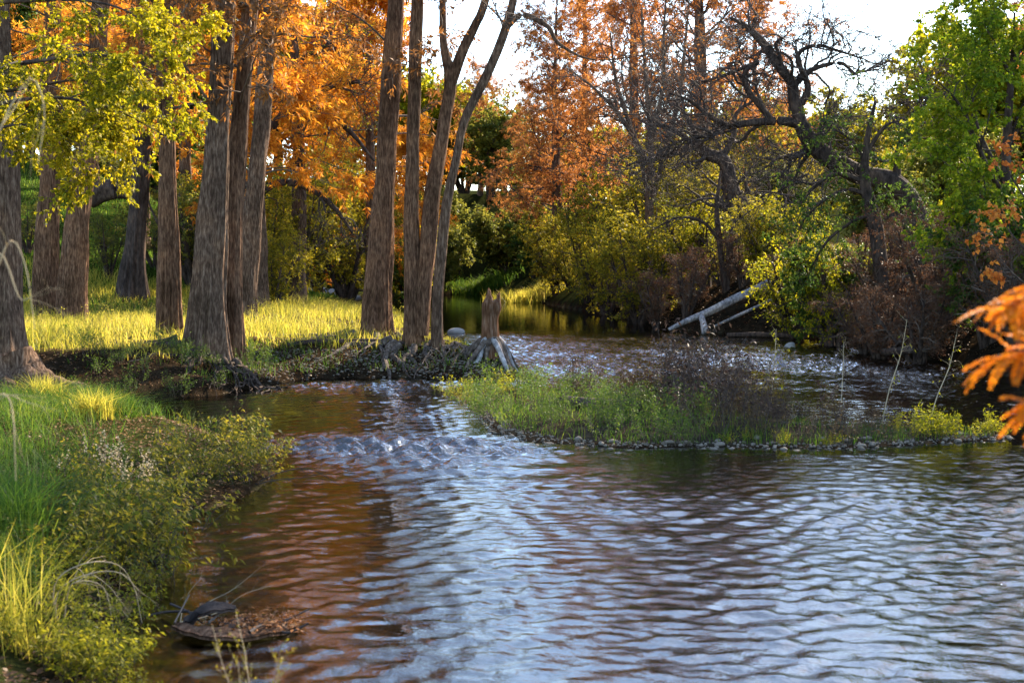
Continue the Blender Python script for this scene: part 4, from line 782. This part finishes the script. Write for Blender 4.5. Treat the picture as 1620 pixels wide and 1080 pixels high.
tag(add_mesh('grass', *blades(x, y, z, 0.2, 0.035, g), M['grass_g']), 'short green grass on the slope behind the trunks', 'grass', kind='stuff')
x, y, z, d = scatter(-9.5, -1.8, 7.5, 27, 60000, g, lambda x, y, z, d, i: (d > 0.7) & (g.uniform(size=len(x)) < 0.32 + 2.0 * fbm(x, y, 2.2, 4)))
tag(add_mesh('grass', *blades(x, y, z, 0.36 + 0.3 * fbm(x, y, 2.2, 4), 0.009, g, lean=1.1, curl=0.9), M['grass_g']), 'lush green grass on the near left bank', 'grass', kind='stuff')
x, y, z, d = scatter(-16, 0.5, 28, 40, 30000, g, lambda x, y, z, d, i: (d > 0.15) & (d < 2.0) & (g.uniform(size=len(x)) < 0.3 + fbm(x, y, 2, 6)))
tag(add_mesh('grass', *blades(x, y, z, 0.22, 0.012, g, lean=0.6), M['grass_g']), 'sparse grass hanging over the cut edge of the left bank', 'grass', kind='stuff')
x, y, z, d = scatter(-2, 14, 20, 37, 70000, g, lambda x, y, z, d, i: i & (d > 0.4) & (g.uniform(size=len(x)) < 0.55 + fbm(x, y, 1.6, 7) - 0.25 * sstep(3, 7, x)))
tag(add_mesh('grass', *blades(x, y, z, 0.20, 0.011, g, lean=0.6), M['grass_g']), 'green grass and weeds covering the low river island', 'grass', kind='stuff')
x, y, z, d = scatter(3, 60, 45, 110, 60000, g, lambda x, y, z, d, i: (d > 6) & (~i) & (x / y < 0.4))
tag(add_mesh('grass', *blades(x, y, z, 0.3, 0.04, g), M['grass_y']), 'sunlit grass on top of the right bank', 'grass', kind='stuff')
p_ = w0(848, 478); n_ = 2600; x = p_[0] + g.normal(0, 1.3, n_); y = p_[1] + g.normal(1.0, 1.2, n_); tag(add_mesh('reeds', *blades(x, y, np.maximum(H(x, y), -0.1), 0.95, 0.05, g), M['grass_y']), 'bright sunlit reeds at the water edge of the far bend', 'reeds', kind='stuff')
p_ = w0(762, 466); n_ = 2200; x = p_[0] + g.normal(0, 1.3, n_); y = p_[1] + g.normal(1.5, 1.0, n_); tag(add_mesh('reeds', *blades(x, y, np.maximum(H(x, y), -0.1), 1.1, 0.05, g, lean=0.6), M['grass_g']), 'rounded dull green reed tuft on the far bank below the sky gap', 'reeds', kind='stuff')
# fallen leaves
def litter(n, x0, x1, y0, y1, cond, label, size=0.06, seed=82):
    g = r(seed); x, y, z, d = scatter(x0, x1, y0, y1, n, g, cond); a = g.uniform(0, 6.28, len(x)); D_ = np.stack([np.cos(a), np.sin(a), g.normal(0, 0.25, len(x))], -1); N_ = np.stack([g.normal(0, .3, len(x)), g.normal(0, .3, len(x)), np.ones(len(x))], -1)
    s_ = g.uniform(0.6, 1.3, len(x)) * size; tag(add_mesh('leaf_litter', *leaves(np.stack([x, y, z + 0.02], -1), D_, norm(N_), s_, s_ * 0.6), M['litter']), label, 'leaf litter', kind='stuff')
litter(40000, -18, 0.5, 28, 42, lambda x, y, z, d, i: (d > 0.05) & (d < 2.6), 'fallen brown leaves on the edge of the left bank')
litter(36000, -10, -1.5, 7.5, 30, lambda x, y, z, d, i: (d > -0.1) & (d < 5), 'fallen leaves on the near left bank', 0.055, 83)
litter(14000, 3, 20, 30, 66, lambda x, y, z, d, i: (d > 0) & (d < 6.5) & (~i), 'fallen leaves on the steep shaded right bank', 0.09, 84)
litter(26000, -20, -1, 33, 58, lambda x, y, z, d, i: (d > 1.5), 'orange leaves fallen among the sunlit grass', 0.10, 88)
# gravel and stones round the island and the point
def pebbles(n, x0, x1, y0, y1, cond, label, s0, s1, seed):
    g = r(seed); x, y, z, d = scatter(x0, x1, y0, y1, n, g, cond); V0, F0 = rockV(g, 0); k = len(x); a = g.uniform(0, 6.28, k); s_ = s0 * (s1 / s0) ** (g.uniform(size=k) ** 1.8)
    c, sn = np.cos(a), np.sin(a); Vr = np.stack([V0[None, :, 0] * c[:, None] - V0[None, :, 1] * sn[:, None], V0[None, :, 0] * sn[:, None] + V0[None, :, 1] * c[:, None], np.broadcast_to(V0[None, :, 2], (k, 12))], -1) * s_[:, None, None] * g.uniform(0.75, 1.2, (k, 1, 3))
    V = Vr + np.stack([x, y, z + s_ * 0.2], -1)[:, None]; F = (F0[None] + 12 * np.arange(k)[:, None, None]).reshape(-1, 3)
    tag(add_mesh('gravel', V, F, M['stone'], smooth=True), label, 'gravel', kind='stuff')
pebbles(44000, -2, 14, 19, 37, lambda x, y, z, d, i: i & (d > -0.3) & (d < 0.6) & (y < 28), 'grey gravel along the edge of the river island', 0.012, 0.045, 85)
pebbles(8000, -9, 0, 34, 41, lambda x, y, z, d, i: (~i) & (d > -0.1) & (d < 1.5), 'gravel on the bank of the wooded point', 0.02, 0.06, 86)
g = r(87); V0, F0 = rockV(g, 1); proto = None
for k in range(64):
    px = g.uniform(775, 1600); py = np.interp(px, [762, 850, 1000, 1150, 1300, 1400, 1500, 1605], [690, 703, 711, 709, 712, 708, 702, 696]) - abs(g.normal(0, 6)) + 1; p_ = w0(px, py); zz = max(Hs(p_[0], p_[1]), -0.03)
    if proto is None: proto = add_mesh('river_stone', V0, F0, M['stone'], smooth=True); o = proto
    else: o = proto.copy(); col.objects.link(o)
    s_ = g.uniform(0.04, 0.11); o.location = (p_[0], p_[1], zz + s_ * 0.15); o.scale = (s_, s_ * g.uniform(0.7, 1), s_ * g.uniform(0.7, 1.1)); o.rotation_euler = (0, 0, g.uniform(0, 6)); tag(o, 'rounded grey stone along the front edge of the river island', 'stone', 'stones along the island edge')

# ================================================================== plants of the island
def multi(parts_list, name, label, cat, group, stem, leaf, spots, g, leafname='foliage', where=None):
    protos = []; base_label = label
    for k, (x, y, s_) in enumerate(spots):
        z = max(Hs(x, y), 0.0) - 0.02; v = k % len(parts_list); label = base_label if where is None else base_label + ' ' + where(x, y)
        if k < len(parts_list): protos.append(plant_thing(name, label, cat, (x, y, z), parts_list[v], stem, leaf, group, g.uniform(0, 6), s_, leafname))
        else: dup(protos[v], (x, y, z), g.uniform(0, 6), s_, label)
def spots_px(g, n, x0, x1, f0, f1, s0, s1, pts=None):
    """n ground spots: photo column x0..x1, fraction f0..f1 from the island's front edge to its back edge"""
    out = []
    for _ in range(n):
        px = g.uniform(x0, x1); fr_ = np.interp(px, [706, 735, 762, 850, 1000, 1150, 1300, 1400, 1500, 1605], [616, 650, 688, 702, 711, 709, 712, 708, 702, 696]); bk = np.interp(px, [706, 800, 900, 1010, 1130, 1260, 1390, 1500, 1600], [612, 611, 624, 640, 655, 668, 678, 684, 688])
        f = g.uniform(f0, f1); p0, p1 = w0(px, fr_), w0(px, bk); q = p0 + (p1 - p0) * f; out.append((q[0], q[1], g.uniform(s0, s1)))
    return out
def isl_where(x, y):
    px = 810 + x / y * FPX; fy = HOR + CAMZ / y * FPX
    front = fy > np.interp(px, [706, 800, 1000, 1260, 1600], [618, 655, 678, 690, 692])
    side = 'near its left tip' if px < 850 else 'left of the withered clump' if px < 1040 else 'in the withered clump' if px < 1220 else 'beside the leaning stalks' if px < 1390 else 'on its narrow right end'
    return side + (', at the front edge' if front else ', at the back')
g = r(91)
gw = [plant(r(100 + k), n=9, h=0.75, spread=0.3, n2=6, len2=0.25, nl=5, ll=0.06, lw=0.02, droop=0.15, base_r=0.16) for k in range(4)]
multi(gw, 'green_weed', 'bushy green weed on the island', 'weed', 'green weeds on the island', 'twig', 'weed', spots_px(g, 84, 735, 1110, 0.05, 0.9, 0.45, 0.85), g, where=isl_where)
dw = [plant(r(110 + k), n=7, h=1.25, spread=0.24, n2=7, len2=0.3, nl=2, ll=0.085, lw=0.03, droop=0.9, base_r=0.15, n3=1, r=0.007) for k in range(4)]
multi(dw, 'withered_weed', 'tall withered dark weed on the island', 'weed', 'withered weeds on the island', 'twig_dark', 'brownleaf', spots_px(g, 18, 1060, 1205, 0.2, 0.9, 0.8, 1.25) + spots_px(g, 7, 900, 1050, 0.6, 0.95, 0.5, 0.75) + spots_px(g, 16, 1200, 1420, 0.2, 0.9, 0.35, 0.65), g, where=isl_where)
bw = [plant(r(120 + k), n=8, h=0.7, spread=0.25, n2=6, len2=0.2, nl=3, ll=0.06, lw=0.02, droop=0.3, base_r=0.15, r=0.006) for k in range(3)]
multi(bw, 'brown_weed', 'low brown dried weed on the island', 'weed', 'brown weeds on the island', 'twig_dark', 'weed_brown', spots_px(g, 46, 1090, 1440, 0.1, 0.9, 0.35, 0.75), g, where=isl_where)
yw = [plant(r(130 + k), n=7, h=0.5, spread=0.4, n2=5, len2=0.18, nl=5, ll=0.06, lw=0.022, base_r=0.12) for k in range(3)]
multi(yw, 'yellow_green_weed', 'yellow-green sprig on the island', 'weed', 'yellow-green sprigs on the island', 'twig', 'lime', spots_px(g, 24, 1390, 1590, 0.2, 0.9, 0.5, 1.0) + spots_px(g, 8, 1150, 1400, 0.02, 0.2, 0.25, 0.45), g, where=isl_where)
nw = [plant(r(135 + k), n=8, h=0.6, spread=0.35, n2=6, len2=0.22, nl=5, ll=0.06, lw=0.02, base_r=0.15) for k in range(2)]
sp = []
for _ in range(16):
    q = w0(g.uniform(695, 810), g.uniform(612, 645)); sp.append((q[0], q[1], g.uniform(0.4, 0.7)))
multi(nw, 'green_weed', 'green weed below the stump roots at the tip of the bank', 'weed', 'weeds below the stump', 'twig', 'lime', sp, g)
sp = []
while len(sp) < 34:
    q = w0(g.uniform(130, 470), g.uniform(575, 632), 0.3); dd = float(water_d(A([q[0]]), A([q[1]]))[0])
    if 0.05 < dd < 2.2: sp.append((q[0], q[1], g.uniform(0.4, 0.8)))
multi(gw[:2], 'green_weed', 'green weed on the shaded cut bank below the tall trunks', 'weed', 'weeds on the cut bank', 'twig', 'weed', sp, g)
# tall thin stalks
for k, (px, py, top_, lean, lb) in enumerate([(1395, 672, 505, 40, 'tall thin yellowish stalk leaning on the island, left of two'), (1468, 680, 530, 45, 'tall thin yellowish stalk leaning on the island, right of two'), (1218, 668, 520, 10, 'tall thin green stalk with seed tip in the middle of the island'), (1330, 668, 540, 5, 'upright thin stalk with hanging dark pods right of the withered weeds')]):
    q = w0(px, py); D = q[1]; z0 = max(0, Hs(q[0], q[1])); pts = spline(A([A([q[0], q[1], z0]), at(px + lean * 0.3, (py * 2 + top_) / 3, D), at(px + lean * 0.75, (py + 2 * top_) / 3, D), at(px + lean, top_, D)]), 16)
    o = thing('tall_stalk', lb, 'stalk', pts[0]); pp = pts - pts[0]; rr = np.linspace(0.012, 0.004, 16)
    b_, d_, rr2, _, _ = sprout(pp[None], rr[None], 16, 0.3, 1, 0.9, r(140 + k)); p2, r2 = grow(b_, d_, 0.28, 0.003, 5, 0.25, -0.05, r(141 + k))
    add_mesh('stem', *merge([tubes(pp[None], rr[None], 5), tubes(p2, r2, 3)]), M['drywood'], o, smooth=True)
    add_mesh('foliage', *foliage(p2, r2, 3 if k > 1 else 1, 0.07, 0.022, r(142 + k), droop=1.2), M['brownleaf' if k > 2 else 'lime'], o)

# ================================================================== near left bank
def near_where(x, y):
    px = 810 + x / y * FPX; fy = HOR + CAMZ / y * FPX
    if fy > 900: return 'right at the frame edge' if px < 70 else 'under the arching dry branch' if px < 170 else 'beside the drift pile'
    if fy > 830: return 'behind the arching dry branch' if px > 110 else 'beside the tall yellow grass'
    if fy > 770: return 'below the pale wildflowers' if px < 260 else 'above the small dark log'
    return 'at the cove grass' if px < 230 else 'behind the pale wildflowers' if px < 330 else 'at the tip by the riffle'
g = r(151)
lw_ = [plant(r(160 + k), n=7, h=0.75, spread=0.3, wig=0.14, up=-0.03, n2=6, len2=0.28, nl=5, ll=0.085, lw=0.03, droop=0.9, base_r=0.15, r=0.005) for k in range(4)]
sp = []
while len(sp) < 60:
    px, py = g.uniform(60, 440), g.uniform(690, 900); q = w0(px, py, 0.3); dd = float(water_d(A([q[0]]), A([q[1]]))[0])
    if -0.1 < dd < (0.5 if len(sp) % 2 else 1.4): sp.append((q[0], q[1], g.uniform(0.5, 0.95)))
multi(lw_, 'leafy_plant', 'leafy plant with hanging yellowing leaves on the near bank', 'plant', 'leafy plants on the near bank', 'twig_dark', 'bankleaf', sp, g, where=near_where)
sp = []
while len(sp) < 34:
    px, py = g.uniform(0, 260), g.uniform(850, 1080); q = w0(px, py, 0.2); dd = float(water_d(A([q[0]]), A([q[1]]))[0])
    if -0.08 < dd < (0.4 if len(sp) % 2 else 2.5): sp.append((q[0], q[1], g.uniform(0.4, 0.75)))
lw2 = [plant(r(170 + k), n=8, h=0.7, spread=0.35, n2=7, len2=0.22, nl=6, ll=0.06, lw=0.022, droop=0.3, base_r=0.15) for k in range(3)]
multi(lw2, 'yellow_green_plant', 'small sunlit yellow-green plant in the bottom left corner', 'plant', 'sunlit plants in the corner', 'twig_dark', 'corner', sp, g, where=near_where)
fa = plant(r(181), n=9, h=0.75, spread=0.3, n2=8, len2=0.16, nl=3, ll=0.026, lw=0.024, droop=-0.3, base_r=0.14, t2=0.65)
for k, (px, py, lb) in enumerate([(160, 790, 'pale tufted wildflower on the near bank, leftmost of three'), (185, 785, 'pale tufted wildflower on the near bank, middle one of three'), (212, 790, 'pale tufted wildflower on the near bank, rightmost of three')]):
    q = w0(px, py, 0.3); q[2] = Hs(q[0], q[1])
    if k == 0: fo = plant_thing('wildflower', lb, 'flower', q, fa, 'twig', 'seed', 'pale wildflowers', 0, 0.9, 'flower_head')
    else: dup(fo, q, k * 2.0, 0.85, lb)
# yellow grass tufts
def tuft(label, px, py, n, h, sd, mat='grass_y', z=0.3, wd=0.012, lean=0.7):
    g = r(sd); q = w0(px, py, z); x = g.normal(0, 0.14, n); y = g.normal(0, 0.14, n); zz = H(q[0] + x, q[1] + y); b0 = A([q[0], q[1], Hs(q[0], q[1])]); o = add_mesh('grass_tuft', *blades(x, y, zz - b0[2], h, wd, g, lean), M[mat]); o.location = b0; return tag(o, label, 'grass tuft')
tuft('sunlit yellow grass tuft at the head of the cove', 75, 668, 500, 0.5, 201); tuft('arching sunlit grass tuft on the bank beside the cove', 150, 690, 500, 0.45, 202); tuft('drooping green grass tuft touching the cove water', 195, 680, 300, 0.35, 203, 'grass_g')
tuft('tall yellow-green grass tuft at the left frame edge', 15, 1010, 150, 0.8, 204, 'grass_y', 0.3, 0.010); tuft('yellow-green grass tuft beneath the pale dry twigs', 30, 880, 300, 0.8, 205, 'grass_g', 0.3, 0.012)
tw = [plant(r(190 + k), n=6, h=0.9, spread=0.3, n2=6, len2=0.22, nl=3, ll=0.05, lw=0.02, base_r=0.15, t2=0.4) for k in range(2)]
def pen_where(x, y):
    px = 810 + x / y * FPX
    return 'between the left frame edge and the leaning pair' if px < 130 else 'left of the lone trunk' if px < 260 else 'between lone and twin trunks' if px < 340 else 'just right of the twin trunks' if px < 440 else 'left of the broad trunk' if px < 580 else 'by the clump'
sp = []
while len(sp) < 54:
    x_, y_ = g.uniform(-17, -3), g.uniform(33, 52); dd = float(water_d(A([x_]), A([y_]))[0]); px = 810 + x_ / y_ * FPX
    if dd > 1.6 and px > 20: sp.append((x_, y_, g.uniform(0.5, 1.0)))
multi(tw, 'tall_weed', 'straw-coloured weed in the sunlit grass', 'weed', 'weeds in the sunlit grass', 'twig', 'grass_y', sp, g, where=pen_where)
# arching dry branches
def arch(label, base, tips, seed, r0=0.012, sub=5, cat='dead branch', name='dry_branch', subl=0.35, z0=None, mat='drywood'):
    g = r(seed); b = A(base, float); o = thing(name, label, cat, b)
    for tp in tips:
        tp = [A(q) - b for q in tp]; pts = spline(A([np.zeros(3)] + tp), 20); rr = np.linspace(r0, r0 * 0.25, 20); p1, r1 = pts[None], rr[None]
        b_, d_, rr2, _, _ = sprout(p1, r1, sub, 0.3, 1.0, 0.7, g); p2, r2 = grow(b_, d_, subl * g.uniform(0.5, 1.3, len(b_)), rr2 * 0.6, 6, 0.16, -0.14, g)
        b_, d_, rr2, _, _ = sprout(p2, r2, 2, 0.3, 1.0, 0.6, g); p3, r3 = grow(b_, d_, subl * 0.5 * g.uniform(0.5, 1.3, len(b_)), rr2 * 0.6, 5, 0.16, -0.12, g)
        add_mesh('twig', *merge([tubes(p1, r1, 6), tubes(p2, r2, 4), tubes(p3, r3, 3)]), M[mat], o, smooth=True)
    return o
bq = w0(100, 1030, 0.15); D = bq[1]
arch('pale dry branch arching over the shallows in the bottom left', bq, [[at(85, 930, D), at(130, 892, D), at(190, 895, D + .2), at(222, 950, D + .3)], [at(90, 940, D), at(150, 905, D + .1), at(205, 915, D + .2), at(225, 985, D + .2)], [at(105, 950, D), at(120, 920, D - .1), at(165, 930, D), at(180, 1000, D)]], 211, 0.007)
D = 11.9; bq = w0(285, 985, 0.02)
arch('thin bare twigs rising from the drift pile', bq, [[at(330, 952, D), at(368, 932, D), at(412, 897, D)], [at(290, 958, D), at(300, 935, D), at(318, 915, D)], [at(345, 968, D), at(385, 940, D), at(432, 925, D + .2)]], 212, 0.005, 4, subl=0.16)
bq = w0(395, 770, 0.0); D = bq[1]
arch('dark bare branch reaching from the leafy bank over the riffle', bq, [[at(440, 748, D), at(490, 742, D), at(540, 768, D)], [at(430, 760, D), at(480, 755, D), at(520, 745, D)]], 213, 0.010, 5, subl=0.3, mat='twig_dark')
bq = A([-2.55, 6.2, Hs(-2.55, 6.2)]); D = 6.0
arch('blurred pale twigs arching down the left frame edge', bq, [[at(-60, 700, D), at(-30, 520, D), at(12, 385, D), at(40, 420, D), at(55, 520, D)], [at(-40, 800, D), at(-10, 640, D), at(18, 640, D), at(25, 760, D)], [at(-60, 640, D), at(-40, 440, D), at(0, 400, D), at(30, 470, D), at(48, 470, D)], [at(-50, 600, D), at(-30, 300, D), at(40, 130, D), at(70, 170, D), at(60, 260, D)]], 214, 0.006, 3, subl=0.25)
# drift raft
g = r(221); b = w0(375, 1000, -0.035); raft = thing('drift_raft', 'drift pile of bark slabs, sticks and orange leaves caught in the shallows', 'debris', b)
def slab(pts, wd, th, mat, name):
    P = spline(A(pts), 14); t_ = np.linspace(0, 1, 14); w_ = wd * (0.45 + 0.75 * np.sin(t_ * 3.0 + 0.1)) * (1 + 0.12 * g.normal(size=14)); T = norm(np.gradient(P, axis=0)); s_ = norm(np.cross(T, A([0, 0, 1.0]))); a = np.linspace(-1, 1, 7)
    up = P[:, None] + s_[:, None] * (w_[:, None] * a)[..., None] + A([0, 0, 1.0]) * (-(a ** 2) * wd * 0.22)[None, :, None] + 0.009 * g.normal(size=(14, 7, 1)) * A([0, 0, 1]); lo = up - A([0, 0, th]); V = np.concatenate([up.reshape(-1, 3), lo.reshape(-1, 3)]); i = np.arange(98).reshape(14, 7)
    q = np.stack([i[:-1, :-1], i[:-1, 1:], i[1:, 1:], i[1:, :-1]], -1).reshape(-1, 4); e = [np.stack([i[:-1, c], i[1:, c], i[1:, c] + 98, i[:-1, c] + 98], -1) for c in (0, 6)] + [np.stack([i[c, :-1], i[c, 1:], i[c, 1:] + 98, i[c, :-1] + 98], -1) for c in (0, 13)]
    add_mesh(name, V, np.concatenate([q, q[:, ::-1] + 98] + e), M[mat], raft)
pz = lambda px, py, z: w0(px, py, z) - b
slab([pz(280, 984, .10), pz(320, 992, .09), pz(370, 997, .08), pz(425, 990, .07), pz(462, 985, .05)], 0.11, 0.03, 'bark', 'bark_slab')
slab([pz(290, 978, .10), pz(318, 960, .19), pz(345, 952, .22), pz(366, 956, .17)], 0.12, 0.025, 'bark_dark', 'bark_slab')
slab([pz(350, 985, .10), pz(400, 978, .10), pz(455, 984, .06)], 0.13, 0.02, 'bark_dark', 'bark_slab')
for k, (p0, p1, rr) in enumerate([((420, 990, .06), (488, 985, .10), .014), ((440, 985, .05), (490, 962, .16), .012), ((270, 955, .1), (320, 985, .04), .012), ((276, 985, .06), (300, 940, .18), .009), ((230, 975, .05), (300, 965, .1), .012), ((395, 1000, .1), (430, 985, .1), .016), ((255, 968, .03), (345, 975, .12), .01), ((330, 985, .1), (360, 950, .2), .012)]):
    pts = spline(A([pz(*p0), (pz(*p0) + pz(*p1)) / 2 + g.normal(0, 0.02, 3), pz(*p1)]), 8); add_mesh('stick', *tubes(pts[None], (rr * np.linspace(1, 0.5, 8))[None], 7), M['twig'] if k % 2 else M['twig_dark'], raft, smooth=True)
n_ = 620; ctr = A([pz(np.clip(g.normal(405, 32), 300, 475), np.clip(g.normal(981, 8), 960, 1000), g.uniform(0.06, 0.13)) for _ in range(n_)]); a = g.uniform(0, 6.28, n_)
tag(add_mesh('leaf_litter', *leaves(ctr, np.stack([np.cos(a), np.sin(a), g.normal(0, .3, n_)], -1), norm(np.stack([g.normal(0, .5, n_), g.normal(0, .5, n_), np.ones(n_)], -1)), g.uniform(.03, .06, n_), g.uniform(.012, .03, n_)), M['raftleaf'], raft), kind='stuff')
# out-of-focus goldenrod in the near foreground
gr_ = plant(r(231), n=5, h=1.0, spread=0.12, wig=0.08, up=0.05, n2=14, len2=0.14, nl=6, ll=0.02, lw=0.008, droop=-0.1, base_r=0.06, t2=0.45, r=0.0035)
q = at(420, 1080, 6.6); zz = Hs(q[0], q[1]); top_z = at(420, 985, 6.6)[2]; plant_thing('goldenrod_plant', 'blurred golden seed stalks at the bottom edge left of centre', 'plant', (q[0], q[1], zz), gr_, 'drywood', 'yellow', None, 0.5, max(0.5, (top_z - zz) / 1.05))
# orange cypress sapling right beside the camera
g = r(241); b = A([2.35, 4.1, Hs(2.35, 4.1)]); tips = [[(1.9, 4.0, 2.95), (1.55, 3.95, 2.93), (1.34, 3.9, 2.86)], [(1.9, 4.05, 2.75), (1.6, 4.1, 2.75), (1.40, 4.1, 2.72)], [(1.95, 3.9, 2.6), (1.7, 3.9, 2.62), (1.47, 3.9, 2.55)], [(2.0, 4.2, 3.02), (1.75, 4.2, 3.0), (1.45, 4.15, 2.9)], [(1.9, 4.1, 2.7), (1.7, 4.0, 2.66), (1.42, 3.95, 2.6)], [(2.7, 4.3, 2.9), (3.0, 4.4, 2.85), (3.3, 4.5, 2.75)], [(2.75, 3.9, 2.6), (3.05, 3.8, 2.55), (3.3, 3.7, 2.45)], [(2.4, 4.5, 3.2), (2.5, 4.8, 3.2), (2.6, 5.1, 3.1)]]
sap = thing('cypress_sapling', 'blurred orange cypress sprays close to the camera at the right edge', 'tree', b)
tp_ = spline(A([(0, 0, -0.1), (0.02, 0.02, 1.0), (0, 0, 2.2), (0.03, 0, 3.2)]), 20); add_mesh('trunk', *tubes(tp_[None], np.linspace(0.035, 0.012, 20)[None], 10), M['bark'], sap, smooth=True)
bt, fl = [], []
for tps in tips:
    z_ = tps[0][2] - b[2] - 0.1; pts = spline(A([(0.0, 0, z_)] + [A(q) - b for q in tps]), 16)[None]; rr = np.linspace(0.007, 0.0025, 16)[None]; bt.append(tubes(pts, rr, 5))
    b_, d_, r2_, _, _ = sprout(pts, rr, 44, 0.35, 1.0, 0.85, g, flat=0.8); d_[:, 2] -= 0.15; p2, r2 = grow(b_, d_, 0.12 * g.uniform(0.6, 1.3, len(b_)), 0.0014, 9, 0.07, -0.07, g); bt.append(tubes(p2, r2, 3))
    T_, U_, V_ = frames(p2)
    for sgn in (-1, 1):
        for f in np.linspace(0.05, 0.98, 26):
            i_ = f * 8; k_ = int(min(i_, 7)); ff = i_ - k_; Pn = p2[:, k_] * (1 - ff) + p2[:, k_ + 1] * ff; sd = norm(np.cross(T_[:, k_], A([0, 0, 1.0]))) * sgn
            dn = norm(sd + T_[:, k_] * 0.6 + g.normal(0, 0.12, sd.shape)); fl.append(leaves(Pn, dn, norm(A([0, -0.5, 0.6]) + g.normal(0, 0.6, sd.shape)), 0.028 * math.sin(0.4 + 2.4 * f) * np.ones(len(Pn)), 0.0055 * np.ones(len(Pn))))
cw = add_mesh('crown', *merge(fl), M['orange_near'], sap); add_mesh('branchwork', *merge(bt), M['twig'], cw, smooth=True)
